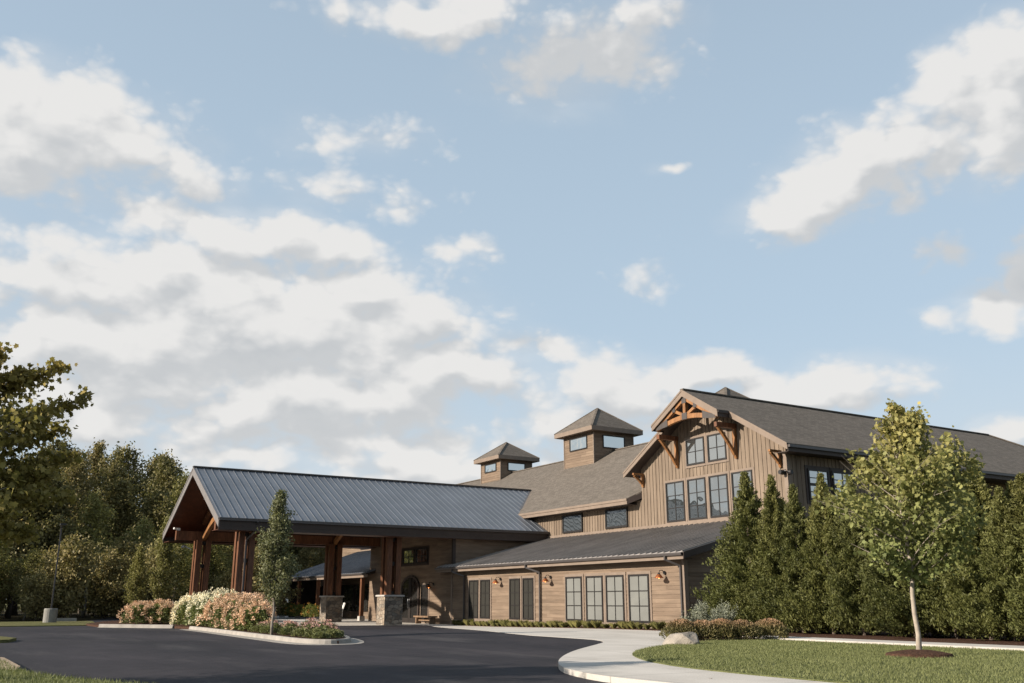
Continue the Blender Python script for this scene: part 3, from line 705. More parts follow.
# ---- gable front above the wing ----------------------------------------
batten_wall('gable_wall', 'x', 35.7, 32.5, 43.85, 5.0, lambda y: gab(y)-0.30)
batten_wall('clerestory_wall', 'x', 35.72, 43.85, 57.3, 5.0, 7.0)
b = MB(); b.box(35.62,35.70,32.44,54.3,5.22,5.46); obj('base_trim', b, M['trim'], P)
b = MB(); b.box(35.64,35.70,32.43,32.66,5.46,8.35); b.box(35.702,35.88,32.43,32.50,5.2,8.35); obj('corner_board', b, M['trim'], P)
slab('gable_roof', [(34.98,38.17),(62.2,38.17),(69.4,31.0),(43.5,31.0),(43.5,31.70),(34.98,31.70)], lambda x,y: gab(y), 0.07, M['shingles'])
slab('gable_roof', [(34.98,38.171),(62.2,38.171),(69.4,45.3),(53.0,47.0),(38.0,44.64),(34.98,44.64)], lambda x,y: gab(y), 0.07, M['shingles'])
b = MB(); b.poly([(62.2,38.17,12.45),(69.4,31.0,8.256),(69.4,45.3,8.26)]); obj('hip_roof', b, M['shingles'], P)
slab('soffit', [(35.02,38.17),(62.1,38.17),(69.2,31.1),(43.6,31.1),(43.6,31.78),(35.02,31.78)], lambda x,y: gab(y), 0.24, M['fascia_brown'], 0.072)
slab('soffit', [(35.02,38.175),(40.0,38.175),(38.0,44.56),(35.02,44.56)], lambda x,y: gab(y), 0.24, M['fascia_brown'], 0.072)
def rake(x, y0, y1, h, t=0.05, mat='trim', name='rake_board', zf=gab, cap=True):
    """sloping board along a gable edge facing -X"""
    b = MB(); b.prism([(x,y0,zf(y0)-.02),(x,y1,zf(y1)-.02),(x,y1,zf(y1)-h),(x,y0,zf(y0)-h)], (t,0,0))
    if cap: b.prism([(x-.025,y0,zf(y0)+.005),(x-.025,y1,zf(y1)+.005),(x-.025,y1,zf(y1)-.10),(x-.025,y0,zf(y0)-.10)], (t*.5+.02,0,0))
    return obj(name, b, M[mat], P)
rake(34.96, 31.70, 35.57, 0.33); rake(34.96, 40.78, 44.64, 0.33)
b = MB(); b.box(35.0,43.5,31.68,31.73,8.26,8.60); obj('fascia', b, M['fascia_brown'], P)  # darker than the front boards: this side's shade is put into the colour
b = MB(); b.box(43.46,43.51,31.03,31.72,7.9,8.55); b.box(43.46,69.2,30.98,31.03,7.86,8.22); obj('fascia', b, M['fascia_brown'], P)  # lower eave: same brown, darkened to stand for shade
b = MB(); b.box(35.0,43.5,31.56,31.68,8.46,8.58); obj('gutter', b, M['gutter_dark'], P)
b = MB(); b.box(43.5,69.2,30.86,30.98,8.08,8.20); obj('gutter', b, M['gutter_dark'], P)
b = MB(); b.box(35.05,43.5,31.74,32.5,8.26,8.29); b.box(43.5,69.2,31.04,32.5,7.88,7.91); obj('eave_soffit', b, M['fascia_brown'], P)
# projecting peak with its truss
slab('peak_roof', [(34.14,38.17),(34.975,38.17),(34.975,35.50),(34.14,35.50)], lambda x,y: gab(y)+.008, 0.07, M['shingles'])
slab('peak_roof', [(34.14,38.171),(34.975,38.171),(34.975,40.84),(34.14,40.84)], lambda x,y: gab(y)+.008, 0.07, M['shingles'])
slab('soffit', [(34.2,38.17),(35.6,38.17),(35.6,35.56),(34.2,35.56)], lambda x,y: gab(y), 0.25, M['fascia_brown'], 0.08)
slab('soffit', [(34.2,38.171),(35.6,38.171),(35.6,40.78),(34.2,40.78)], lambda x,y: gab(y), 0.25, M['fascia_brown'], 0.08)
rake(34.13, 35.50, 38.17, 0.38); rake(34.13, 38.17, 40.84, 0.38)
for yy, s in ((35.5, 1), (40.84, -1)):
    b = MB(); z = gab(yy); b.box(34.15, 35.0, yy, yy+s*.05, z-.36, z-.02); b.box(34.15, 35.0, yy-s*.07, yy, z-.16, z-.03); obj('fascia', b, M['fascia_brown'], P)
tr = MB(); X = 34.36; w = 0.2
tr.beam((X,35.75,gab(35.75)-.47), (X,38.17,12.45-.47), w, .20); obj('truss_rafter', tr, M['timber_orange'], P)
tr = MB(); tr.beam((X,40.6,gab(40.6)-.47), (X,38.17,12.45-.47), w, .20); obj('truss_rafter', tr, M['timber_orange'], P)
tr = MB(); n = 14; pts = [(36.66+(39.66-36.66)*i/n) for i in range(n+1)]
arc = lambda y: 10.90+0.17*(1-((y-38.16)/1.5)**2)
tr.prism([(X-.1,y_,arc(y_)) for y_ in pts]+[(X-.1,y_,arc(y_)-.25) for y_ in reversed(pts)], (.2,0,0)); obj('arched_chord', tr, M['timber_orange'], P)
tr = MB(); tr.beam((X,38.17,arc(38.17)-.05), (X,38.17,12.0), .2, .22, (1,0,0)); obj('king_post', tr, M['timber_orange'], P)
for s in (-1, 1):
    tr = MB(); tr.beam((X,38.17+s*.12,arc(38.17)-.02), (X,38.17+s*.86,gab(38.17+s*.86)-.55), .15, .16); obj('truss_strut', tr, M['timber_orange'], P)
x0, x1 = X-.125, X-.104
def plate(pts): b = MB(); b.prism([(x0,y,z) for y,z in pts], (x1-x0,0,0)); obj('steel_plate', b, M['steel_plate'], P)
plate([(37.97,10.80),(38.37,10.80),(38.37,11.16),(37.97,11.16)]); plate([(38.0,11.70),(38.34,11.70),(38.34,12.02),(38.0,12.02)])
for s_ in (-1, 1):
    c = 38.17+s_*.86; zz = gab(c)-.48; plate([(c-.12,zz-.14),(c+.12,zz-.14),(c+.12,zz+.12),(c-.12,zz+.12)])
    q = lambda d: 38.17+s_*d
    plate([(q(1.42),11.06),(q(1.42),10.63),(q(2.45),10.50),(q(2.30),10.72)])
b = MB(); b.box(34.5,35.68,35.72,35.96,10.05,10.30); b.box(34.28,34.5,35.74,35.94,10.05,10.30); obj('outrigger_beam', b, M['timber_red'], P)
b = MB(); b.box(34.28,35.68,40.38,40.62,10.05,10.30); obj('outrigger_beam', b, M['timber_red'], P)
def bracket(y, zf, zt, out, w=.17):
    b = MB(); b.box(35.68-w, 35.69, y-w/2, y+w/2, zf-.08, zt); b.prism([(35.68-w,y-w/2,zf-.08),(35.69,y-w/2,zf-.08),(35.69,y-w/2,zf-.22),(35.68-w*.6,y-w/2,zf-.22)], (0,w,0))
    o = obj('knee_bracket', b, M['timber_orange'], P)
    n = 8; d = MB(); pts = []
    for i in range(n+1):
        t_ = i/n; pts.append((35.6-w*.5-(out-w)*t_, y, zf+(zt-zf-.05)*(t_**0.85) ))
    for i in range(n): d.beam(pts[i], (pts[i+1][0]-.02, y, pts[i+1][2]+.02), w*.9, w*.95)
    obj('brace', d, M['timber_orange'], o)
    d = MB(); d.box(35.68-out-.12, 35.68, y-w*.52, y+w*.52, zt, zt+w*.8); obj('bracket_arm', d, M['timber_orange'], o)
bracket(40.5, 8.72, 10.1, 1.25, .16); bracket(35.84, 8.68, 10.1, 1.25, .16)
bracket(43.62, 7.95, 8.42, 0.66, .14); bracket(32.84, 7.85, 8.38, 0.66, .14)
for a0, a1 in ((38.24,39.72),(36.56,37.98)): window('x', 35.7, a0, a1, 8.52, 10.0, 2, 2, 'glass_mirror', trim=0.125)
for a0, a1 in ((40.05,41.6),(38.30,39.76),(36.60,38.03),(34.80,36.30)): window('x', 35.7, a0, a1, 5.52, 7.76, 2, 3, 'glass_mirror', trim=0.13)
for a0, a1 in ((49.92,52.2),(45.24,47.46)): window('x', 35.72, a0, a1, 5.54, 6.68, 1, 1, 'glass_mirror', trim=0.0, fw=.09)
b = MB(); b.box(35.58,35.64,32.5,32.62,7.25,7.5); b.tube([(35.6,32.46,7.4),(35.45,32.40,7.42)],.03); b.lathe((0,0,0),[(.001,-.12),(.11,-.12),(.13,.1),(.001,.1)],12)
nb = len(b.v)-48; b.v[nb:] = [(35.42+vz, 32.62+vx, 7.36+vy) for vx,vy,vz in b.v[nb:]]
c = MB(); c.lathe((0,0,0),[(.001,-.12),(.11,-.12),(.13,.1),(.001,.1)],12); c.v = [(35.75+vx, 32.36+vz, 7.36+vy) for vx,vy,vz in c.v]
b.f += [tuple(i+len(b.v) for i in f) for f in c.f]; b.v += c.v
obj('floodlight', b, M['black_metal'], P)
# right-hand wall of the gable wing
batten_wall('side_wall', 'y', 32.5, 35.7, 68.3, -0.45, 8.3)
for a0, a1 in ((37.1,38.65),(38.9,40.45)):
    o = window('y', 32.5, a0, a1, 6.05, 7.65, 2, 4, 'glass_mirror', trim=0.16, tm='fascia_brown', fw=.1)
    m = MB(); m.box(a0+.08, a1-.08, 32.40, 32.45, 6.80, 6.93); obj('meeting_rail', m, M['frame_dark'], o)
for xx, zz in ((54.0, 7.0),):
    b = MB(); b.prism([(xx-.22,32.5,zz-.25),(xx-.22,32.5,zz+.2),(xx-.22,32.1,zz-.15),(xx-.22,32.1,zz-.25)], (.44,0,0)); obj('vent_hood', b, M['galvanised'], P)
for xx, yy, h, r, mt in ((48.5,34.0,1.1,.11,'galvanised'),(49.7,34.3,.75,.13,'black_metal'),(53.0,34.6,.62,.07,'black_metal'),(47.2,33.5,.9,.09,'galvanised')):
    z = gab(yy); b = MB(); b.tube([(xx,yy,z-.1),(xx,yy,z+h)], r, 12); b.lathe((xx,yy,z),[(r*1.9,-.05),(r*1.1,.12)],12)
    if h > 0.7: b.lathe((xx,yy,z+h),[(r*1.4,-.12),(r*1.4,.06),(.001,.1)],12)
    obj('roof_vent', b, M[mt], P)
b = MB(); b.box(68.2,68.3,32.5,44,-.4,8.2); b.box(52.9,68.3,43.9,44.0,-.4,8.2); obj('rear_wall', b, M['lap_siding'], P)

# ---- main roof, ridge along Y -------------------------------------------
slab('main_roof', [(34.96,44.34),(35.68,43.87),(37.42,43.87),(38.2,44.05),(44.1,38.19),(44.1,84.4),(34.96,93.5)], lambda x,y: mainz(x), 0.08, M['shingles'])
slab('main_roof', [(44.101,38.19),(50.5,44.6),(53.2,44.6),(53.2,93.5),(44.101,84.4)], lambda x,y: mainz(x), 0.08, M['shingles'])
b = MB(); b.poly([(44.1,84.4,12.45),(53.2,93.5,7.13),(34.96,93.5,7.11)]); obj('hip_roof', b, M['shingles'], P)
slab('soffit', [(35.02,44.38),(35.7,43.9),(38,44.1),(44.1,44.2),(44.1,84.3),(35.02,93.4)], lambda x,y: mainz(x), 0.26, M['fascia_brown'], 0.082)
b = MB(); b.prism([(34.94,44.34,7.09),(34.94,93.5,7.09),(34.94,93.5,6.77),(34.94,44.34,6.77)], (.06,0,0)); b.box(34.90,34.95,44.34,93.5,6.97,7.11); obj('fascia', b, M['trim'], P)
b = MB(); b.prism([(34.96,44.33,7.10),(35.69,43.87,7.53),(35.69,43.87,7.10),(34.96,44.33,6.77)], (.03,.05,0)); obj('rake_board', b, M['fascia_brown'], P)
b = MB(); b.box(35.0,35.72,44.36,93.3,6.77,6.80); obj('eave_soffit', b, M['fascia_brown'], P)
def ridge(pts, w=.28):
    b = MB()
    for a, c in zip(pts[:-1], pts[1:]): b.beam(a, c, w, .07)
    return b
obj('ridge_cap', ridge([(34.14,38.17,12.465),(62.2,38.17,12.465),(69.4,31.0,8.27)]), M['shingles'], P); obj('ridge_cap', ridge([(44.1,38.3,12.465),(44.1,84.4,12.465)]), M['shingles'], P)
lap_wall('clerestory_wall', 'x', 35.72, 68.3, 92.5, 4.9, 7.0)
lap_wall('rear_wall', 'y', 92.5, 35.72, 52.5, -.4, 7.0); b = MB(); b.box(52.4,52.5,44,92.5,-.4,7.0); obj('rear_wall', b, M['lap_siding'], P)
window('x', 35.72, 83.6, 86.9, 6.0, 6.45, 3, 1, 'glass_sky', trim=.12)
# ---- cupolas --------------------------------------------------------------
def cupola(x0, x1, y0, y1, zb, zt, zp, ov=0.66):
    b = MB(); c = ((x0+x1)/2, (y0+y1)/2, zb)
    pz = []
    k = math.floor(zb/.19)
    while k*.19 < zt:
        za, zc = max(zb, k*.19), min(zt, (k+1)*.19); l = .016
        ra = [(x0-l,y0-l,za),(x1+l,y0-l,za),(x1+l,y1+l,za),(x0-l,y1+l,za)]; rb = [(x0,y0,zc),(x1,y0,zc),(x1,y1,zc),(x0,y1,zc)]; r0 = [(x0,y0,za),(x1,y0,za),(x1,y1,za),(x0,y1,za)]
        for i in range(4):
            j = (i+1) % 4; b.poly([ra[i], ra[j], rb[j], rb[i]]); b.poly([r0[i], r0[j], ra[j], ra[i]])
        k += 1
    o = obj('cupola', b, M['lap_siding'], P, c, fix=False)
    b = MB()
    for (x, y) in ((x0,y0),(x0,y1),(x1,y0),(x1,y1)): b.box(x-.05, x+.05, y-.05, y+.05, zb, zt)
    obj('corner_board', b, M['trim'], o)
    X0, X1, Y0, Y1 = x0-ov, x1+ov, y0-ov, y1+ov
    b = MB(); e = [(X0,Y0,zt+.30),(X1,Y0,zt+.30),(X1,Y1,zt+.30),(X0,Y1,zt+.30)]; ap = (c[0], c[1], zp)
    for i in range(4): b.poly([e[i], e[(i+1)%4], ap])
    b.poly([(p[0],p[1],p[2]-.05) for p in e][::-1])
    for q in e: b.beam(q, ap, .16, .06)
    obj('cupola_roof', b, M['shingles'], o)
    b = MB(); z0, z1 = zt-.03, zt+.30; d = .06
    b.box(X0, X0+d, Y0, Y1, z0, z1); b.box(X1-d, X1, Y0, Y1, z0, z1); b.box(X0+d, X1-d, Y0, Y0+d, z0, z1-.003); b.box(X0+d, X1-d, Y1-d, Y1, z0, z1-.003); b.box(X0+d, X1-d, Y0+d, Y1-d, z0+.02, z0+.05)
    obj('fascia', b, M['trim'], o)
    h = zt-.26
    for nm in (0, 1):
        if nm == 0: a, q = y0+.82*(y1-y0)/3.97*1.0, y1-.82*(y1-y0)/3.97; ax, pl = 'x', x0-.0
        else: a, q = x0+.85*(x1-x0)/3.8, x1-.85*(x1-x0)/3.8; ax, pl = 'y', y0-.0
        window(ax, pl, a, q, h-(.98 if zp > 15.8 else .74), h, 1, 1, 'glass_sky', parent=o, trim=.0, fw=.055)
cupola(42.2, 46.0, 57.38, 61.33, 11.1, 13.83, 16.12, .58)
cupola(42.85, 46.15, 72.45, 75.95, 11.5, 13.6, 15.5, .54)
cupola(42.3, 45.6, 43.1, 46.5, 10.9, 12.9, 15.0, .62)
# ---- entrance block under the portico roof --------------------------------
lap_wall('entrance_wall', 'x', 28.74, 54.6, 68.0, -.5, lambda y: port(y)-.3)
lap_wall('entrance_side_wall', 'y', 54.56, 28.74, 35.7, -.5, 5.4)
lap_wall('entrance_far_wall', 'y', 68.0, 28.74, 35.7, -.5, 5.2)
b = MB(); b.box(28.69,28.74,54.48,54.66,-.4,5.35); b.box(28.742,28.9,54.50,54.555,-.4,5.3); obj('corner_board', b, M['fascia_brown'], P)
for a0, a1 in ((58.1,59.95),(60.22,62.0),(62.27,64.2)): window('x', 28.74, a0, a1, 3.70, 4.72, 2, 2, 'glass_sky', trim=.12, tm='fascia_brown')
n = 12; yc, hw, zs, rise = 60.65, 1.36, 2.05, 0.82
arcp = [(yc+hw*math.cos(math.pi*i/n), zs+rise*math.sin(math.pi*i/n)) for i in range(n+1)]
outl = [(yc+hw, -.2)]+arcp+[(yc-hw, -.2)]
dm = MB(); dm.prism([(28.66,a,z) for a,z in outl], (.07,0,0)); dr = obj('entrance_door', dm, M['glass_dark'], P, (28.7,yc,0))
fr = MB()
for (a, z), (c, d) in zip(outl[:-1], outl[1:]): fr.beam((28.67,a,z), (28.67,c,d), .14, .12, (1,0,0))
obj('door_frame', fr, M['fascia_brown'], dr)
fr = MB(); fr.box(28.62,28.66,yc-.05,yc+.05,-.2,zs+rise-.05)
for s in (-1,1): fr.box(28.62,28.66,yc+s*.06,yc+s*.18,-.2,zs+.75); fr.box(28.62,28.66,yc+s*1.2,yc+s*1.3,-.2,zs+.2); fr.box(28.618,28.66,yc+s*.1,yc+s*1.25,-.2,.12); fr.box(28.618,28.66,yc+s*.1,yc+s*1.25,1.0,1.1)
obj('door_leaf', fr, M['interior_dark'], dr)
for s in (-1,1):
    h = MB(); h.tube([(28.60,yc+s*.12,.75),(28.54,yc+s*.12,.8),(28.54,yc+s*.12,1.35),(28.60,yc+s*.12,1.4)], .02); obj('door_handle', h, M['galvanised'], dr, smooth=True)
for a0, a1 in ((57.95,58.95),(62.35,63.3)): window('x', 28.74, a0, a1, -.1, 2.30, 1, 3, 'glass_dark', trim=.12)
wall_lamp(28.72, 57.2, 2.15)
# ---- portico ----------------------------------------------------------------
PX0 = 13.58
def metal_slope(sgn, pts):
    b = MB(); b.prism([(x,y,port(y)) for x,y in pts], (0,0,-.06))
    k = 0; x = PX0+.12
    while x < 38.9:
        top = 61.25-sgn*.02; bot = 61.25-sgn*7.31
        if x > 35.69: bot = 61.25-sgn*(9.42-mainz(x))/0.502
        seams(b, [((x,bot,port(bot)),(x,top,port(top)))], .04, .032); x += .47
    return obj('portico_roof', b, M['metal_roof'], P)
metal_slope(1, [(PX0,53.94),(35.69,53.94),(35.69,57.45),(39.0,61.25),(PX0,61.25)])
metal_slope(-1, [(PX0,68.56),(35.69,68.56),(35.69,65.05),(39.0,61.252),(PX0,61.252)])
b = MB(); b.beam((PX0-.05,61.25,9.47),(38.9,61.25,9.47),.30,.07); obj('ridge_cap', b, M['gutter_dark'], P)
b = MB(); b.beam((35.7,57.46,7.54),(39.0,61.25,9.44),.28,.05); obj('valley_flashing', b, M['gutter_dark'], P)
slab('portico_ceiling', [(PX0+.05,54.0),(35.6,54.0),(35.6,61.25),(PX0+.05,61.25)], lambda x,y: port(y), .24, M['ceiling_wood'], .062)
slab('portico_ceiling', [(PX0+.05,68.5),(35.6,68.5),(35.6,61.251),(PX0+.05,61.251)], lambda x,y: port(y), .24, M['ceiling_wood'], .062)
rake(PX0-.03, 53.90, 61.25, .50, .06, 'rake_metal', zf=port); rake(PX0-.03, 61.25, 68.60, .50, .06, 'rake_metal', zf=port)
for s, nm in ((1,'a'),(-1,'b')):
    y0 = 61.25-s*7.31
    b = MB(); b.box(PX0,35.68,y0,y0+s*.06,5.08,5.70); b.box(PX0-.02,35.68,y0-s*.02,y0,5.30,5.36); obj('fascia', b, M['fascia_brown'], P)
    b = MB(); b.box(PX0,35.68,y0-s*.14,y0-s*.001,5.60,5.74); b.box(PX0,35.68,y0-s*.16,y0-s*.14,5.69,5.75); obj('gutter', b, M['gutter_dark'], P)
    b = MB(); b.box(PX0+.06,35.66,y0+s*.065,y0+s*1.6,5.10,5.13); obj('eave_soffit', b, M['ceiling_wood'], P)
    yb = 61.25-s*5.1
    b = MB(); b.box(PX0+.35,28.7,yb-.16,yb+.16,5.16,5.78); obj('plate_beam', b, M['timber_red'], P)
def truss(x):
    b = MB(); n = 18
    for s in (-1, 1):
        b.beam((x,61.25+s*5.3,port(61.25+5.3)-.36),(x,61.25,9.42-.45),.24,.30)
    obj('truss_rafter', b, M['timber_red'], P)
    b = MB(); ys = [61.25-5.1+10.2*i/n for i in range(n+1)]; f = lambda y: 5.35+1.55*(1-((y-61.25)/5.1)**2)
    b.prism([(x-.12,y,f(y)) for y in ys]+[(x-.12,y,f(y)-.36) for y in reversed(ys)], (.24,0,0)); obj('arched_beam', b, M['timber_orange'], P)
    b = MB(); b.beam((x,61.25,f(61.25)-.1),(x,61.25,9.0),.22,.22,(1,0,0)); obj('king_post', b, M['timber_red'], P)
truss(15.75); truss(25.1)
def pier(x0, y0, s=1.28, top=1.60):
    x1, y1 = x0+s, y0+s; c = ((x0+x1)/2,(y0+y1)/2,0)
    b = MB(); e = .03; b.box(x0+e,x1-e,y0+e,y1-e,-.45,top-.1)
    o = obj('stone_pier', b, M['field_stone'], P, c)
    b = MB(); b.box(x0-.05,x1+.05,y0-.05,y1+.05,top-.1,top-.012); b.box(x0-.02,x1+.02,y0-.02,y1+.02,top-.012,top); obj('pier_cap', b, M['cap_stone'], o)
    for dx in (-.31,.31):
        for dy in (-.31,.31):
            b = MB(); b.box(c[0]+dx-.17,c[0]+dx+.17,c[1]+dy-.17,c[1]+dy+.17,top,5.2); obj('timber_post', b, M['timber_red'], o, (c[0]+dx,c[1]+dy,top))
    for z in (top+.01, 3.4, 4.9): b = MB(); b.box(c[0]-.26,c[0]+.26,c[1]-.26,c[1]+.26,z,z+.22); obj('spacer_block', b, M['black_metal'], o)
pier(15.1,55.5); pier(15.1,65.7); pier(24.5,55.5); pier(24.5,65.7)
b = MB(); b.beam((15.75,53.8,5.6),(15.75,54.4,5.05),.09,.09); b.beam((15.75,54.4,5.07),(15.62,55.44,4.6),.09,.09); b.beam((15.62,55.42,4.65),(15.62,55.42,1.6),.09,.09,(1,0,0)); b.beam((15.62,55.42,1.62),(15.62,55.38,.1),.09,.09,(1,0,0)); obj('downspout', b, M['gutter_dark'], P)
for (x, y) in ((14.9,58.2),(15.1,64.0),(20,58),(20,64.5),(24,60)):
    b = MB(); z = port(y)-.305; s = -1 if y < 61.25 else 1; b.lathe((x,y,z), [(.13,0.02),(.13,-.02),(.09,-.025),(.001,-.02)], 14); obj('ceiling_light', b, M['white_paint'], P)
b = MB(); b.box(13.95,14.15,66.1,66.3,5.80,5.95); b.beam((14.0,66.2,5.86),(13.72,66.1,5.92),.12,.12); obj('floodlight', b, M['white_paint'], P)
b = MB(); b.beam((15.2,67.1,4.62),(14.85,67.5,4.85),.06,.06); b.beam((14.85,67.5,4.85),(14.7,67.65,4.80),.16,.14); obj('floodlight', b, M['galvanised'], P)
# ---- far porch, the mirror of the front wing ---------------------------------
leanp = lambda x: 3.30+0.335*(x-28.1)
pr_ = MB(); pr_.prism([(28.1,66.9,leanp(28.1)),(35.72,66.9,leanp(35.72)),(35.72,87.8,leanp(35.72)),(28.1,87.8,leanp(28.1))], (0,0,-.05)); y = 67.1
while y < 87.8: seams(pr_, [((28.1,y,leanp(28.1)),(35.7,y,leanp(35.7)))], .04, .03); y += .42
obj('porch_roof', pr_, M['metal_roof'], P)
slab('soffit', [(28.16,67),(35.69,67),(35.69,87.7),(28.16,87.7)], lambda x,y: leanp(x), 0.20, M['fascia_brown'], 0.052)
obj('gutter', gutter(66.95, 87.8), M['gutter_dark'], P); b = MB(); b.box(28.10,28.155,66.95,87.75,2.95,3.165); obj('fascia', b, M['trim'], P)
for yy in (68.6,73.4,78.2,83.0,87.4):
    b = MB(); b.box(28.28,28.54,yy-.13,yy+.13,.12,3.02); o = obj('porch_post', b, M['timber_red'], P, (28.41,yy,0)); b = MB(); b.box(28.2,28.62,yy-.21,yy+.21,-.3,.14); obj('post_base', b, M['cap_stone'], o)
b = MB(); b.box(29.2,32.0,87.85,87.95,-.4,3.4); obj('porch_dark_panel', b, M['fascia_brown'], P)  # panel added to darken the gap between the end porch posts
lap_wall('porch_wall', 'x', 32.0, 68.0, 88.0, -.4, 4.2); lap_wall('porch_end_wall', 'y', 88.0, 32.0, 35.7, -.4, 4.2)
b = MB(); b.box(31.9,31.98,68.3,72.9,0,2.6); b.box(31.9,31.98,75.8,87.6,.4,2.6); obj('porch_glazing', b, M['glass_dark'], P)
wall_lamp(31.95, 74.6, 2.3)

# ================================================================ plants
def unit(v): return v/np.maximum(np.linalg.norm(v, axis=1, keepdims=True), 1e-9)
STAR = np.array([(0,-.5),(.20,-.34),(.48,-.22),(.30,.02),(.40,.30),(.14,.26),(0,.58),(-.14,.26),(-.40,.30),(-.30,.02),(-.48,-.22),(-.20,-.34)])
def leaves(Pt, size, g, d=None, wide=0.55, spread=1.0, star=False, fold=0.12, jit=0.35):
    """leaf faces at points Pt; d = preferred growing direction"""
    n = len(Pt); r = unit(g.normal(size=(n,3)))
    D = r if d is None else unit(d + spread*r)
    A = unit(g.normal(size=(n,3))); Sd = unit(np.cross(D, A)); Nn = np.cross(Sd, D)
    L = (size*(1+jit*(g.random(n)*2-1)))[:,None]
    if star:
        k = len(STAR); V = Pt[:,None,:] + L[:,:,None]*(STAR[None,:,0:1]*Sd[:,None,:] + STAR[None,:,1:2]*D[:,None,:]) - (np.abs(STAR[None,:,0:1])*L[:,:,None]*0.35)*Nn[:,None,:]
        return V.reshape(-1,3), np.arange(n*k).reshape(n,k)
    V = np.stack([Pt-D*L*.5, Pt+Sd*L*wide*.5+Nn*L*fold, Pt+D*L*.5, Pt-Sd*L*wide*.5+Nn*L*fold], 1)
    return V.reshape(-1,3), np.arange(n*4).reshape(n,4)
def skeleton(g, H, r0, clear, prof, nbr, up, twigs=3, bend=0.0, droop=0.0, lim=4):
    """tapered trunk with limbs; returns the wood and the points the leaves grow round"""
    mb = MB(); n = 12; wob = g.normal(size=(n+1,2))*H*0.006; ph = g.random()*6.28
    tp = [Vector((bend*math.cos(ph)*((i/n)**0.6)+wob[i,0]*(i>0), bend*math.sin(ph)*((i/n)**0.6)+wob[i,1]*(i>0), H*.97*i/n-.12*(i==0))) for i in range(n+1)]
    mb.tube(tp, [r0*(1.35 if i == 0 else 1.0)*(1-i/n)**0.8+0.006 for i in range(n+1)], 8)
    at = lambda t: tp[min(n-1,int(t*n))].lerp(tp[min(n,int(t*n)+1)], t*n-int(t*n))
    anc = []; az = g.random()*6.28
    for i in range(nbr):
        u = ((i+.5)/nbr); t = clear+(0.97-clear)*u; az += 2.4+g.normal()*.35
        L = prof(u)*(.72+.5*g.random()); e = up*(0.7+0.6*u)+g.normal()*.12
        p = at(t); pts = [p]; d = Vector((math.cos(az)*math.cos(e), math.sin(az)*math.cos(e), math.sin(e)))
        for k in range(1, 6):
            d = (d + Vector((g.normal()*.12, g.normal()*.12, .10*g.random()-droop*.14))).normalized(); pts.append(pts[-1]+d*L/5)
        rb = max(.006, r0*.42*(1-t)**.7)
        if L > H*.03: mb.tube(pts, [rb*(1-k/5.6) for k in range(6)], 5, False)
        for k in range(1, 6): anc.append((*pts[k], L*.10*(1-.1*k)+.02)); anc.append((*(pts[k].lerp(pts[k-1], .5)), L*.10))
        for k in range(twigs):
            s = .3+.65*(k+g.random()*.7)/twigs; q = pts[min(4,int(s*5))].lerp(pts[min(5,int(s*5)+1)], s*5-int(s*5)); a2 = az+(1 if k % 2 else -1)*(.5+.6*g.random())
            d2 = Vector((math.cos(a2)*math.cos(e), math.sin(a2)*math.cos(e), math.sin(e)+.15*g.normal())).normalized(); l2 = L*(.22+.22*g.random())
            if L > H*.06 and i < nbr*.9: mb.tube([q, q+d2*l2*.5, q+d2*l2], [rb*.45, rb*.3, rb*.12], 4, False)
            for w in (.35,.6,.8,1.0): anc.append((*(q+d2*l2*w), l2*.16+.02))
    return mb, np.array(anc)
def crown_pts(g, anc, n, sig, zmin=0.0):
    pw = anc[:,3]+.10*anc[:,3].mean(); i = g.choice(len(anc), n, p=pw/pw.sum()); p = anc[i,:3]+g.normal(size=(n,3))*(anc[i,3:4]*.6+sig)
    return p[p[:,2] > zmin]
def tree(name, loc, wood, V, F, lm, bm, label, cat='tree', group=None):
    r = thing(name, loc, label, cat, group)
    o = obj('trunk', wood, M[bm], r, (0,0,0), smooth=True); o.location = (0,0,0)
    c = mesh_np('crown', V, F, M[lm], r, loc); return r
def join(parts):
    Vs, Fs, off = [], [], 0
    for V, F in parts: Vs.append(V); Fs.append(F+off); off += len(V)
    return np.concatenate(Vs), np.concatenate(Fs)
# obj() inside tree(): the wood is already local to the tree's base
def G(seed): return np.random.default_rng(seed)
interp = lambda xs, ys: (lambda u: float(np.interp(u, xs, ys)))

# ---- young maple on the lawn
g = G(11)
wood, anc = skeleton(g, 5.65, .052, .27, interp([0,.12,.3,.5,.7,.88,1],[1.15,2.0,2.05,1.4,.9,.58,.42]), 56, .66, 4, .03)
pts = crown_pts(g, anc, 12500, .05, 1.40)
pts[:,:2] += np.array((.22,-.14))*np.clip((pts[:,2:3]-1.3)/1.2, 0, 1); V, F = leaves(pts, .10, g, np.tile((0,0,-.5),(len(pts),1)), star=True, spread=1.3)
tree('maple_tree', (19.15,14.04,.03), wood, V, F, 'leaf_maple', 'bark_pale', 'young maple with yellow green leaves and slim pale trunk standing on the lawn')
mr = MB(); mr.lathe((19.15,14.04,.04), [(.001,.13),(.25,.12),(.5,.085),(.68,.05),(.76,-.06)], 28); o = obj('mulch_ring', mr, M['mulch'], None, (19.15,14.04,.04)); tag(o, kind='structure')
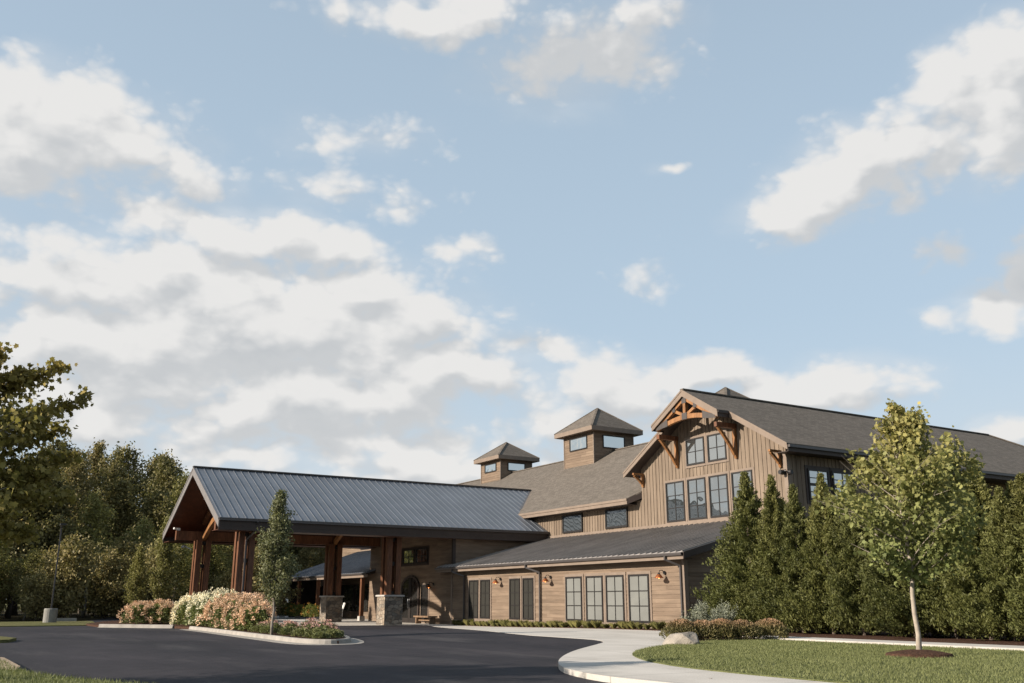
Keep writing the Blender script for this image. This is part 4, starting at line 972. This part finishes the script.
# ---- slim columnar tree on the kerbed island
g = G(5)
wood, anc = skeleton(g, 5.45, .045, .2, interp([0,.15,.35,.6,.85,1],[.6,1.0,1.0,.75,.38,.1]), 56, 1.0, 3, .05)
pts = crown_pts(g, anc, 10500, .06, .98); V, F = leaves(pts, .095, g, np.tile((0,0,.2),(len(pts),1)), wide=.6, spread=1.4)
tree('columnar_tree', (11.17,35.4,0), wood, V, F, 'leaf_oak', 'bark_grey', 'slim columnar young tree on thin trunk in the kerbed island before the portico')
g = G(6)
wood, anc = skeleton(g, 5.0, .05, .16, interp([0,.2,.45,.75,1],[.6,.95,.9,.5,.12]), 46, .95, 3, .05)
pts = crown_pts(g, anc, 7500, .07, .7); V, F = leaves(pts, .11, g, wide=.6)
ct = tree('columnar_tree', (12.35,69.5,0), wood, V, F, 'leaf_wood_green', 'bark_grey', 'shorter of the two slim trees left of the portico before the dark wood', group=None)
dup(ct, (14.15,70.2,0), 1.9, (1.15,1.15,1.45), 'taller of the two slim trees, close against the left end of the portico')

# ---- arborvitae hedge
def cedar(seed, H, Rb, n, name, loc, label, group):
    g = G(seed); mb = MB(); mb.tube([(0,0,-.1),(0,0,H*.5),(.03,.02,H*.98)], [.07,.05,.008], 7)
    anc = []; nb = 190; az = 0
    for i in range(nb):
        u = (i+.5)/nb; z = .12+(H-.2)*u**1.05; az += 2.4+g.normal()*.3
        lump = 1+.22*math.sin(3*az+5*u)+.14*g.normal()
        R = Rb*(1-u)**.82*(1-.5*max(0.0,(u-.6)/.4))*lump+.04; e = .55+.5*u; x, y = math.cos(az), math.sin(az)
        for s in np.linspace(.35 if u < .8 else .1, 1.0, 7): anc.append((x*R*s, y*R*s, z+R*s*math.tan(e)*.42, .035+.05*R*(1-s*.5), x*.7, y*.7, .8))
    anc = np.array(anc); pw = anc[:,3]-.022; i = g.choice(len(anc), n, p=pw/pw.sum())
    p = anc[i,:3]+g.normal(size=(n,3))*anc[i,3:4]*np.array([1,1,1.2]); k = p[:,2] > .06; p = p[k]; d = anc[i][k][:,4:7]
    V, F = leaves(p, .115, g, d, wide=.34, spread=.85, fold=.05)
    r = thing(name, loc, label, 'tree', group); o = obj('trunk', mb, M['bark_dark'], r, (0,0,0)); o.location = (0,0,0)
    mesh_np('crown', V, F, M['leaf_cedar'], r, loc); return r
HG = 'evergreens in the hedge'; HL = 'feathery green arborvitae closely planted in the tall hedge behind the lawn'
ced = [cedar(21, 6.2, 1.5, 40000, 'arborvitae_tree', (29,27.3,0), HL, HG), cedar(22, 5.7, 1.4, 36000, 'arborvitae_tree', (29,26.2,0), HL, HG), cedar(23, 6.0, 1.45, 38000, 'arborvitae_tree', (29.1,24.85,0), HL, HG)]
dup(ced[2], (29.0,28.75,0), 2.2, (1.3,1.3,1.08), 'broadest and tallest arborvitae at the hedge end, screening the dark end wall of the wing')
HS = [5.9,5.4,6.05]
for k, (y, h) in enumerate([(23.4,5.75),(22.3,5.7),(21.1,5.5),(19.85,5.6),(18.6,5.75),(17.65,4.7),(16.85,5.1),(15.7,5.6),(14.5,5.3),(13.3,5.5)]):
    c = ced[(k*2+1) % 3]; hh = [6.2,5.7,6.0][(k*2+1) % 3]
    dup(c, (29.0+.25*math.sin(k*2.3), y, 0), 1.1*k+.7, (.92+.22*((k*7)%5)/4, .92+.22*((k*3)%5)/4, h/hh)).rotation_euler = (.045*math.sin(k*1.7), .045*math.cos(k*2.9), 1.1*k+.7)
for k, (x, y, h) in enumerate(((30.3,28.0,.86),(30.4,26.6,.8),(30.2,25.5,.9),(30.4,24.1,.84),(30.3,22.8,.88),(30.4,21.6,.8),(30.2,20.4,.86),(30.3,19.2,.8),(30.3,18.0,.84),(30.2,16.4,.8),(30.3,15.0,.8))): dup(ced[k % 3], (x,y,0), 2.0*k, (1.05,1.05,h))
dup(ced[1], (29.9,30.3,0), .4, (1.0,1.0,.72), 'short arborvitae squeezed between the hedge and the wing end wall')

# ---- the wood behind
def wood_tree(name, seed, H, r0, clear, prof, nbr, up, n, size, sig, lm, bm, label, group, twigs=3, droop=0, wide=.6, loc=(0,0,0)):
    g = G(seed); w, anc = skeleton(g, H, r0, clear, prof, nbr, up, twigs, H*.02, droop)
    p = crown_pts(g, anc, n, sig, clear*H*.5); V, F = leaves(p, size, g, wide=wide)
    return tree(name, loc, w, V, F, lm, bm, label, group=group)
GW = 'trees of the wood'
WK = {
 'A': (14.0, lambda loc: wood_tree('broadleaf_tree', 31, 14, .22, .16, interp([0,.2,.5,.8,1],[2.6,3.4,3.3,2.2,.6]), 40, .5, 15000, .27, .26, 'leaf_wood_dark', 'bark_dark', 'dense dark green broadleaf tree standing in the wood', GW, loc=loc)),
 'B': (16.0, lambda loc: wood_tree('birch_tree', 32, 16, .15, .42, interp([0,.25,.6,1],[1.6,2.4,1.9,.5]), 34, .75, 7500, .24, .2, 'leaf_wood_olive', 'bark_pale', 'tall thin tree with pale bare lower trunk and loose olive crown', GW, loc=loc)),
 'C': (13.0, lambda loc: wood_tree('pine_tree', 33, 13, .2, .1, interp([0,.2,.6,1],[2.7,2.6,1.6,.2]), 60, .12, 14000, .25, .17, 'leaf_wood_dark', 'bark_dark', 'dark evergreen tree with level boughs in the wood', GW, droop=.6, wide=.3, loc=loc)),
 'D': (4.5, lambda loc: wood_tree('understorey_shrub', 34, 4.5, .06, .05, interp([0,.3,.7,1],[1.7,2.0,1.5,.4]), 30, .7, 5200, .2, .2, 'leaf_wood_olive', 'bark_dark', 'low bushy growth along the shaded foot of the wood', 'bushes at the edge of the wood', loc=loc)),
 'E': (12.5, lambda loc: wood_tree('airy_tree', 35, 12.5, .14, .25, interp([0,.25,.6,1],[1.9,2.8,2.4,.7]), 34, .8, 6500, .23, .24, 'leaf_wood_green', 'bark_grey', 'lighter green airy tree with thin crown at the edge of the wood', GW, loc=loc)),
}
WOOD = [
('A', -34.1, 120.9, 14.6, 2.4),
('B', -28.0, 119.9, 15.0, 4.34),
('A', -24.9, 120.3, 15.3, 6.14),
('A', -21.2, 119.0, 15.9, 5.14),
('B', -17.8, 121.1, 16.3, 5.01),
('A', -13.3, 122.5, 16.1, 3.2),
('A', -8.9, 122.9, 16.2, 4.15),
('A', -1.7, 120.2, 16.4, 1.03),
('A', 1.8, 117.3, 17.3, 2.52),
('B', 5.3, 120.6, 17.6, 3.4),
('A', 10.5, 117.5, 19.1, 1.64),
('B', 15.8, 122.2, 20.5, 0.71),
('A', 18.0, 119.2, 19.2, 1.13),
('A', 22.8, 122.2, 19.1, 1.4),
('A', 27.4, 119.3, 16.2, 4.73),
('B', 31.1, 117.5, 17.2, 1.74),
('B', 35.9, 120.8, 17.0, 2.31),
('B', 40.3, 119.7, 13.9, 1.51),
('B', -32.4, 108.8, 12.8, 1.19),
('A', -29.0, 111.5, 14.4, 5.75),
('C', -24.6, 107.1, 12.8, 0.25),
('C', -21.0, 111.9, 13.3, 0.97),
('A', -15.8, 111.3, 14.1, 4.02),
('A', -13.9, 109.2, 14.3, 1.65),
('A', -7.4, 111.4, 15.6, 3.87),
('A', -6.1, 108.0, 13.9, 4.43),
('A', -1.3, 107.7, 15.4, 4.36),
('B', 2.6, 111.3, 15.8, 1.26),
('A', 7.9, 106.4, 15.8, 4.78),
('B', 11.9, 109.5, 16.6, 3.64),
('C', 15.9, 108.2, 16.7, 1.01),
('A', 21.2, 106.9, 16.4, 5.64),
('A', 26.1, 109.2, 14.1, 4.98),
('C', 29.7, 107.1, 15.3, 3.09),
('A', 33.6, 107.3, 13.1, 3.65),
('A', 36.0, 108.1, 13.5, 0.89),
('A', 40.3, 107.9, 11.5, 2.3),
('E', -35.5, 98.9, 10.5, 0.36),
('A', -29.7, 98.7, 9.8, 5.93),
('E', -27.6, 98.2, 11.5, 4.32),
('B', -22.7, 99.1, 12.3, 1.02),
('E', -18.1, 99.6, 10.6, 2.89),
('A', -13.1, 96.3, 10.7, 3.38),
('A', -9.2, 98.4, 11.4, 6.11),
('A', -5.8, 100.1, 12.8, 2.02),
('E', -2.0, 98.2, 13.0, 3.0),
('A', 3.0, 96.8, 12.5, 5.05),
('A', 5.3, 101.6, 12.9, 5.11),
('B', 10.9, 99.6, 15.9, 4.03),
('A', 15.1, 99.7, 13.2, 2.66),
('A', 18.5, 98.0, 11.9, 2.42),
('E', 21.7, 100.8, 13.9, 5.25),
('B', 31.2, 101.2, 10.6, 6.16),
('B', 35.3, 100.6, 8.4, 5.23),
('B', 37.1, 101.3, 11.7, 0.27),
('E', -35.0, 91.9, 6.8, 4.86),
('A', -30.3, 87.1, 6.7, 4.3),
('E', -26.7, 89.7, 8.3, 5.03),
('E', -23.2, 90.8, 8.8, 5.36),
('C', -18.3, 87.2, 7.4, 5.81),
('E', -16.0, 92.1, 8.5, 3.45),
('E', -10.9, 89.2, 10.7, 2.19),
('C', -9.7, 89.5, 8.0, 5.86),
('C', -6.7, 91.1, 9.2, 3.73),
('E', -1.3, 91.8, 9.2, 4.75),
('E', 1.8, 90.3, 10.5, 2.45),
('A', 6.1, 89.0, 12.1, 0.89),
('A', 8.0, 89.9, 12.5, 0.08),
('E', 11.9, 89.9, 10.5, 4.76),
('E', 15.9, 89.3, 8.4, 2.15),
('C', 21.2, 90.8, 8.4, 1.45),
('A', 23.2, 90.7, 10.8, 4.18),
('D', -14.4, 77.5, 3.6, 5.69),
('D', -13.6, 90.8, 6.8, 3.76),
('D', -13.2, 79.2, 5.2, 5.91),
('D', -12.4, 89.8, 5.8, 5.39),
('D', -11.3, 77.5, 5.5, 4.03),
('D', -10.5, 82.9, 5.0, 3.37),
('D', -8.2, 78.7, 5.1, 1.03),
('D', -7.4, 88.0, 4.3, 1.95),
('D', -6.6, 76.9, 2.6, 4.32),
('D', -5.8, 83.6, 4.8, 0.77),
('D', -6.1, 76.6, 4.7, 1.95),
('D', -5.3, 82.8, 5.5, 2.77),
('D', -4.0, 77.1, 5.2, 1.23),
('D', -3.2, 87.5, 6.4, 3.05),
('D', -1.8, 79.8, 5.0, 2.13),
('D', -1.0, 88.4, 4.4, 0.47),
('D', -0.1, 77.3, 4.5, 1.82),
('D', 0.7, 86.6, 6.1, 3.27),
('D', 1.5, 76.6, 3.7, 5.22),
('D', 2.3, 82.9, 5.4, 3.34),
('D', 2.5, 76.8, 4.8, 3.46),
('D', 3.3, 86.4, 4.9, 0.58),
('D', 4.1, 80.5, 3.6, 3.32),
('D', 4.9, 87.8, 6.9, 5.15),
('D', 7.0, 76.3, 3.0, 5.3),
('D', 7.8, 82.2, 4.7, 0.22),
('D', 8.2, 78.2, 3.9, 3.26),
('D', 9.0, 91.8, 5.7, 5.32),
('D', 8.9, 77.3, 5.5, 2.41),
('D', 9.7, 89.9, 4.3, 3.43),
('D', 12.3, 81.2, 4.8, 6.1),
('D', 13.1, 93.0, 5.2, 0.05),
('D', 13.2, 81.0, 2.8, 2.11),
('D', 14.0, 86.6, 6.0, 1.74),
('D', 14.5, 80.3, 3.3, 3.24),
('D', 15.3, 88.8, 4.2, 4.27),
('D', 15.7, 80.2, 5.4, 4.35),
('D', 16.5, 88.3, 6.0, 5.18),
('D', 17.5, 83.3, 2.6, 0.94),
('D', 18.3, 95.4, 5.5, 1.05),
('D', 20.1, 83.9, 3.5, 6.19),
('D', 20.9, 96.4, 4.1, 0.91),
('D', 21.6, 81.2, 3.4, 1.05),
('D', 22.4, 88.5, 4.0, 2.72),
('D', 23.9, 79.7, 5.4, 5.85),
('D', 24.7, 87.9, 4.9, 3.85),
('D', 24.8, 80.6, 2.5, 1.9),
('D', 25.6, 93.5, 5.9, 3.48),
('D', 25.8, 82.2, 4.1, 0.87),
('D', 26.6, 94.8, 6.8, 1.5),
('E', 19.5, 84, 7.5, 3.42),
('E', 21.5, 86, 8, 4.91),
('E', 17.5, 82, 6.5, 5.61),
('E', 4.0, 80, 6.5, 5.55),
('E', 6.5, 79, 5, 0.55),
('E', 23.5, 90, 8.5, 6.02),
('E', 25, 99, 9, 3.83)
]
proto = {}
for (k, x, y, h, rz) in WOOD:
    H, mk = WK[k]; s = h/H; w = s**.6
    if k not in proto: proto[k] = mk((x, y, -.12)); o = proto[k]; o.rotation_euler.z = rz; o.scale = (w, w, s)
    else: dup(proto[k], (x, y, -.12), rz, (w, w, s))

# the far edge of the wood, one dark mass
g = G(39); n = 42000; x = -110+270*g.random(n); top = 9+3.0*np.sin(x*.21)+2.0*np.sin(x*.53+1)+1.5*np.sin(x*1.3)
p = np.stack([x, 138+10*g.random(n)+.1*np.abs(x), np.maximum(0, top*g.random(n)**.8)], 1); V, F = leaves(p, 1.0, g, wide=.8)
tag(mesh_np('distant_wood', V, F, M['leaf_wood_dark'], None, (0,0,0)), 'dark mass of far trees filling the gaps between the nearer trunks', 'wood', kind='stuff')
# ---- big maple reaching in from the left
g = G(41)
wood, anc = skeleton(g, 5.3, .13, .30, interp([0,.2,.5,.8,1],[2.2,2.7,2.2,1.0,.3]), 36, .42, 4, .12)
loc = Vector((-1.0,18.3,0)); extra = []
for a, c in (((.2,0,3.4),(2.50,-.3,5.22)),((.3,0,2.9),(2.95,-.4,4.68)),((.2,0,3.7),(2.0,-.3,5.05)),((.3,.1,3.6),(1.55,-.2,5.40)),((.3,0,2.7),(2.95,.4,3.75)),((.2,-.2,2.4),(2.85,-.5,2.95)),((.2,.2,2.9),(2.7,.3,4.2)),((.2,-.1,2.2),(2.4,-.6,2.3)),((.4,-.3,3.0),(2.3,-.9,4.3)),((.4,.2,2.6),(2.6,-.2,3.3)),((.3,-.3,2.3),(1.9,-.9,2.6)),((.2,0,3.9),(1.1,-.5,5.15))):
    a = Vector(a); c = Vector(c); m = a.lerp(c,.5)+Vector((0,0,.10)); wood.tube([a, m, c], [.03,.016,.005], 5, False)
    for t_ in np.linspace(.25, 1.0, 14): q = (a.lerp(m, t_*2) if t_ < .5 else m.lerp(c, t_*2-1)); extra += [(*q, .05+.20*(1-t_))]*4
extra = np.array(extra); p1 = crown_pts(g, anc, 10500, .09, 1.75)
i = g.integers(0, len(extra), 9500); p2 = extra[i,:3]+g.normal(size=(9500,3))*(extra[i,3:4]+.045)*np.array((1,1,.75))
pts = np.concatenate([p1, p2]); V, F = leaves(pts, .095, g, np.tile((0,0,-.5),(len(pts),1)), star=True, spread=1.2)
tree('maple_tree', tuple(loc), wood, V, F, 'leaf_near', 'bark_grey', 'large maple with dark leaves reaching in at the left edge over the drive')

# ---- shrubs
def dome_pts(g, n, R, H, inner=.55):
    th = g.random(n)*6.283; u = g.random(n); r = inner+(1-inner)*g.random(n)**.6
    zc = u**.75; rad = np.sqrt(np.maximum(0,1-zc**2.2)); lump = 1+.13*np.sin(3*th+1)+.09*np.sin(5*th+zc*7)
    p = np.stack([np.cos(th)*rad*R*r*lump, np.sin(th)*rad*R*r*lump, .06+zc*(H-.06)*(.6+.4*r)*(.93+.07*lump)], 1)
    d = unit(np.stack([np.cos(th)*rad, np.sin(th)*rad, zc*.9+.2], 1)); return p, d
def hydrangea(name, seed, R, H, bloom, loc, label, group, nb=74):
    g = G(seed); r = thing(name, loc, label, 'shrub', group)
    p, d = dome_pts(g, 2600, R*.95, H*.92); V, F = leaves(p, .13, g, d, wide=.6, spread=.9); mesh_np('foliage', V, F, M['leaf_hydrangea'], r, loc)
    mb = MB()
    for k in range(9): a = k*.7; mb.tube([(.05*math.cos(a),.05*math.sin(a),-.05),(R*.45*math.cos(a),R*.45*math.sin(a),H*.55)], [.014,.008], 5)
    o = obj('stem', mb, M['bark_dark'], r, (0,0,0)); o.location = (0,0,0)
    p, d = dome_pts(g, nb, R*1.02, H, .96); parts = []
    for q, dd in zip(p, d):
        s = .105+.055*g.random(); n = 40; b = unit(g.normal(size=(n,3))); b = b*s*(.6+.4*g.random((n,1)))
        ax = unit((dd*.6+np.array((0,0,.6)))[None])[0]; b = b+ax*np.abs(b@ax)[:,None]*.8
        parts.append(leaves(q+b+ax*.05, .062, g, unit(b), wide=.95, spread=.5))
    V, F = join(parts); mesh_np('blossom', V, F, M[bloom], r, loc); return r
HP, HWh = 'pink hydrangeas on the island', 'white hydrangeas on the island'
LP = 'pinkish tan hydrangea in the massed bed in front of the right portico pier'; LWt = 'cream white hydrangea massed below the outer left portico pier'
hp = hydrangea('hydrangea_shrub', 51, 1.05, 1.38, 'bloom_pink', (12.3,46.2,0), LP, HP)
hw = hydrangea('hydrangea_shrub', 52, 1.15, 1.48, 'bloom_white', (12.35,49.6,0), LWt, HWh, 66)
for x, y, rz, s in ((12.3,44.2,1.0,1.0),(12.15,42.2,2.2,.92),(13.6,47.8,3.0,1.05),(13.3,45.4,4.4,1.02),(14.6,50.2,5.0,1.0),(12.05,40.4,.3,.78)): dup(hp, (x,y,0), rz, s)
for x, y, rz, s in ((12.3,52.0,1.3,.95),(13.3,51.2,2.6,1.12),(13.9,53.2,4.0,1.1),(12.9,54.4,5.3,1.0)): dup(hw, (x,y,0), rz, s)
LQ = 'pale pink hydrangea in the low group nearest the woods, left of the white ones'
for x, y, rz, s in ((10.3,56.6,.8,.80),(11.4,56.2,2.9,.86),(11.9,57.8,1.7,.8),(10.9,58.2,4.1,.8)): dup(hp, (x,y,0), rz, s, LQ)
# low flowering bed at the tip of the island
def sedum(seed, R, H, fl, loc, label, group):
    g = G(seed); r = thing('sedum_plant', loc, label, 'plant', group)
    p, d = dome_pts(g, 620, R, H*.9, .35); V, F = leaves(p, .085, g, d+np.array((0,0,.6)), wide=.42, spread=.7); mesh_np('foliage', V, F, M['leaf_sedum'], r, loc)
    if fl:
        p, d = dome_pts(g, 26, R*.95, H, .9); p = p[p[:,2] > H*.45]; parts = []
        for q in p: n = 16; b = g.normal(size=(n,3))*np.array((.045,.045,.018)); parts.append(leaves(q+b+np.array((0,0,.03)), .04, g, None, wide=.9))
        V, F = join(parts); mesh_np('blossom', V, F, M['bloom_sedum'], r, loc)
    return r
GS = 'low plants at the island tip'
s1 = sedum(61, .40, .46, True, (11.9,33.2,0), 'low dusty pink flowering clump under the columnar tree', GS); s2 = sedum(62, .38, .34, False, (11.3,31.2,0), 'low plain green clump along the kerb at the island tip', GS)
g = G(63)
for (x, y) in ((12.4,34.2),(11.6,34.6),(12.7,35.6),(12.2,36.4),(13.3,37.2),(11.7,36.9),(12.0,32.2),(12.45,33.0),(11.75,38.3),(12.8,38.4),(13.0,34.6)): dup(s1, (x,y,0), g.random()*6, .85+.3*g.random())
for (x, y) in ((11.35,32.6),(11.2,30.4),(11.7,30.7),(11.35,33.9),(12.0,31.3),(11.3,36.3),(11.45,37.9),(11.75,31.9)): dup(s2, (x,y,0), g.random()*6, .8+.35*g.random())
# barberry row, blue spruce
def barberry(seed, loc, label):
    g = G(seed); r = thing('barberry_shrub', loc, label, 'shrub', 'russet shrubs by the lawn'); p, d = dome_pts(g, 3000, .62, .66, .5); V, F = leaves(p, .075, g, d+np.array((0,0,.5)), wide=.45, spread=.7)
    mesh_np('foliage', V, F, M['leaf_barberry'], r, loc); mb = MB()
    for k in range(9): a = k*.7; mb.tube([(.04*math.cos(a),.04*math.sin(a),-.05),(.3*math.cos(a),.3*math.sin(a),.42)], [.012,.006], 5)
    o = obj('stem', mb, M['bark_dark'], r, (0,0,0)); o.location = (0,0,0); return r
LB = 'low clipped shrub with russet tips in the row between boulder and hedge'
bb = barberry(71, (20.75,23.75,0), LB)
for k, (x, y) in enumerate(((21.35,23.45),(21.95,23.2),(22.55,22.95),(23.6,22.7))): dup(bb, (x,y,0), k*1.3+.5, (1.0,1.0,.95+.05*(k%2)), LB if k < 3 else 'russet tipped shrub standing slightly apart at the right end of the row')
g = G(72); r = thing('blue_spruce_shrub', (24.5,26.4,0), 'irregular silvery blue dwarf spruce behind the russet shrubs at the wing corner', 'shrub')
parts = []
for k in range(46):
    th = g.random()*6.28; rr = 1.15*math.sqrt(g.random()); hgt = (.85+.55*g.random())*(1-.35*(rr/1.15)**2); q0 = np.array((.35*rr*math.cos(th), .35*rr*math.sin(th), .08)); q1 = np.array((rr*math.cos(th), rr*math.sin(th), hgt))
    t_ = g.random(150)[:,None]; c = q0+(q1-q0)*t_+g.normal(size=(150,3))*.055; dd = np.tile(unit((q1-q0)[None]), (150,1)); parts.append(leaves(c, .085, g, dd, wide=.3, spread=.9))
V, F = join(parts); mesh_np('foliage', V, F, M['leaf_spruce'], r, (24.5,26.4,0))
# grassy tufts along the foot of the wing
def tuft(seed, n, H, R, mat, name, loc, label, group, cat='plant', root=True):
    g = G(seed); a = g.random(n)*6.283; b = R*.35*np.sqrt(g.random(n)); base = np.stack([b*np.cos(a), b*np.sin(a), np.zeros(n)], 1)
    l = H*(.6+.5*g.random(n)); out = R*(.35+.9*g.random(n)); tip = base+np.stack([out*np.cos(a), out*np.sin(a), l], 1); mid = base*.5+tip*.5+np.array((0,0,1))*(l*.18)[:,None]
    sd = np.stack([-np.sin(a), np.cos(a), 0*a], 1)*.011
    V = np.stack([base-sd, base+sd, mid+sd, tip, mid-sd], 1).reshape(-1,3); o = mesh_np(name, V, np.arange(n*5).reshape(n,5), M[mat], None, loc); return tag(o, label, cat, group)
LT = 'small yellowish green grassy tuft in the border at the foot of the tan wing wall'; GT = 'grass tufts along the wing'
tp_ = [tuft(81, 170, .36, .26, 'leaf_tuft', 'grass_tuft', (27.7,33.2,.02), LT, GT), tuft(82, 150, .30, .24, 'leaf_tuft', 'grass_tuft', (28.1,33.5,.02), LT, GT)]
for q in ((19.25,22.35),(19.55,22.75)): dup(tp_[0], (*q,.02), q[1], .7, 'lone grassy tuft beside the pale boulder at the lawn tip')
g = G(83); y = 33.6; k = 0
while y < 53.2:
    xf = 27.35 if y < 44 else 27.35+(y-44)*.075
    for x in (xf+.05, xf+.7):
        if x < 28.4:
            s = .55+.45*g.random(); dup(tp_[k % 2], (x+g.normal()*.08, y+g.normal()*.14, .02+gz(28, y)), g.random()*6, (s,s,s*(.8+.4*g.random())))
        k += 1
    y += .47
# flower border in front of the porch
GB_ = 'flowers along the porch'
def border(seed, bloom, loc, label):
    g = G(seed); r = thing('flowering_plant', loc, label, 'plant', GB_); p, d = dome_pts(g, 700, .75, 1.0, .4); V, F = leaves(p, .16, g, d+np.array((0,0,.4)), wide=.5); mesh_np('foliage', V, F, M['leaf_border'], r, loc)
    p, d = dome_pts(g, 18, .78, 1.08, .95); V, F = join([leaves(q+g.normal(size=(12,3))*.05, .075, g, None, wide=.9) for q in p]); mesh_np('blossom', V, F, M[bloom], r, loc); return r
b1 = border(91, 'bloom_orange', (27.2,78.9,-.05), 'leafy plant with orange blooms in the border before the porch posts'); b2 = border(92, 'bloom_magenta', (27.3,83.6,-.05), 'leafy plant with pink blooms at the far end of the porch border')
for x, y, s in ((27.2,80.6,1.0),(27.3,76.6,1.05),(27.2,75.0,.95),(27.4,82.2,1.1)): dup(b1, (x,y,-.05), y, s)
# grass blades
def blades(name, poly, n, seed, xr, yr, h, mat='grass_blades', z=.035):
    g = G(seed); P_ = np.stack([xr[0]+(xr[1]-xr[0])*g.random(n*2), yr[0]+(yr[1]-yr[0])*g.random(n*2)], 1)
    def inside(p, poly):
        c = np.zeros(len(p), bool); j = len(poly)-1
        for i in range(len(poly)):
            xi, yi = poly[i]; xj, yj = poly[j]
            if yi != yj: c ^= ((yi > p[:,1]) != (yj > p[:,1])) & (p[:,0] < (xj-xi)*(p[:,1]-yi)/(yj-yi)+xi)
            j = i
        return c
    P_ = P_[inside(P_, poly)][:n]; n = len(P_); a = g.random(n)*6.283; l = h*(.55+.75*g.random(n)); lean_ = l*(.2+.6*g.random(n)); b = g.random(n)*6.283
    base = np.stack([P_[:,0], P_[:,1], np.full(n, z-.012)], 1); sd = np.stack([np.cos(a), np.sin(a), 0*a], 1)*.009; tip = base+np.stack([np.cos(b)*lean_, np.sin(b)*lean_, l], 1)
    V = np.stack([base-sd, base+sd, tip], 1).reshape(-1,3); o = mesh_np(name, V, np.arange(n*3).reshape(n,3), M[mat], None, (0,0,0)); return tag(o, kind='stuff')
tag(blades('lawn_grass', LAWN, 120000, 101, (12,23.4), (4,23.5), .05, z=.025), 'short mown green grass covering the rounded lawn', 'grass')
NV = [(1.55,25),(1.7,20),(2.1,18.0),(3.0,15.7),(3.6,13),(1,13),(-2,18),(-2,25)]
tag(blades('verge_grass', NV, 16000, 102, (-2,4), (13,25), .07, z=0), 'green grass on the verge at the near left corner', 'grass')

# ================================================================ things standing about
# bench by the entrance
bn = thing('bench', (28.2,57.2,-.2), 'brown wooden slab bench against the wall right of the arched entrance door', 'bench')
b = MB(); b.box(27.95,28.42,55.95,58.55,.20,.30); obj('seat', b, M['bench_wood'], bn)
for y in (56.15, 58.2): b = MB(); b.box(28.0,28.38,y,y+.13,-.2,.2); obj('leg', b, M['bench_wood'], bn)
b = MB(); b.box(28.15,28.22,56.28,58.2,-.02,.06); obj('stretcher', b, M['bench_wood'], bn)
# parking lot lamp
lp = thing('street_lamp', (7.0,67.2,-.06), 'thin dark lamp post on a round concrete footing at the edge of the wood', 'lamp')
b = MB(); b.lathe((7.0,67.2,-.1), [(.40,0),(.40,.84),(.37,.88),(.001,.88)], 20); obj('footing', b, M['concrete_old'], lp)
b = MB(); b.beam((7.0,67.2,.76),(7.0,67.2,5.9),.085,.085,(1,0,0)); b.box(6.87,7.13,67.07,67.33,.775,.80); obj('pole', b, M['gutter_dark'], lp)
b = MB(); b.beam((7.0,67.2,5.85),(7.0,66.75,5.9),.06,.06); b.box(6.83,7.17,66.2,66.8,5.86,5.98); obj('lamp_head', b, M['black_metal'], lp)
b = MB(); b.prism([(7.6,70.4,-.06),(7.6,70.65,-.06),(7.6,70.6,.14),(7.6,70.45,.14)], (1.35,0,0)); tag(obj('wheel_stop', b, M['concrete_old'], None, (8.3,70.5,-.06)), 'pale concrete wheel stop lying behind the lamp footing', 'wheel stop')
# boulder
g = np.random.default_rng(3); bm = bmesh.new(); bmesh.ops.create_icosphere(bm, subdivisions=4, radius=1.0)
pl = [(Vector(n).normalized(), d) for n, d in (((0,0,1),.62),((-.5,-.4,.75),.66),((.6,-.3,.5),.72),((-.8,.2,.2),.78),((.2,-1,.1),.74),((1,.2,.15),.86),((-.3,-.9,.55),.7),((.1,.6,.7),.7))]
from mathutils import noise as mn
for v in bm.verts:
    for n, d in pl:
        e = v.co.dot(n)-d
        if e > 0: v.co -= n*e*.94
    v.co += v.co.normalized()*(.06*mn.noise(v.co*2.2)+.025*mn.noise(v.co*7))
    v.co.x *= .56; v.co.y *= .42; v.co.z *= .36
me = bpy.data.meshes.new('boulder'); bm.to_mesh(me); bm.free()
o = link('boulder', me, M['boulder'], None, (18.75,21.5,.10)); o.rotation_euler = (0.06,-.1,R(-55)); tag(o, 'pale angular boulder at the tip of the lawn beside the russet shrubs', 'boulder')
# porch chairs
def chair(loc, rz, label):
    r = thing('porch_chair', loc, label, 'chair', 'chairs on the far porch')
    def part(n, b): o = obj(n, b, M['white_paint'], r, (0,0,0)); o.location = (0,0,0); return o
    b = MB(); b.prism([(-.28,-.28,.40),(-.28,.25,.33),(-.28,.25,.37),(-.28,-.28,.44)], (.56,0,0)); part('seat', b)
    for k in range(5):
        b = MB(); x = -.24+.12*k; b.beam((x,.22,.34),(x,.48,1.12-.03*abs(k-2)),.10,.03); part('back_slat', b)
    for s in (-1,1):
        b = MB(); b.box(s*.34-.06,s*.34+.06,-.38,.32,.60,.63); part('armrest', b); b = MB(); b.box(s*.31-.03,s*.31+.03,-.30,-.22,0,.60); part('leg', b); b = MB(); b.box(s*.31-.03,s*.31+.03,.2,.28,0,.60); part('leg', b)
    r.rotation_euler = (0,0,rz); return r
c1 = chair((29.3,75.6,0), R(-95), 'white slatted porch chair behind the flowers, nearer to the portico')
dup(c1, (29.3,77.3,0), R(-75), 1.0, 'white slatted porch chair behind the flowers, farther along the porch')
# a dry leaf on the walk
V, F = leaves(np.zeros((1,3)), .11, np.random.default_rng(5), np.array([[1.,0,0]]), star=True, spread=.1); V[:,2] = np.abs(V[:,2])*.3+.006
t = NT('dry_leaf'); M['dry_leaf'] = t.fin(t.pr((.16,.06,.03), .8))
tag(mesh_np('fallen_leaf', V, F, M['dry_leaf'], None, (10.95,11.9,0.0)), 'single dry brown leaf lying on the pale concrete walk', 'leaf')
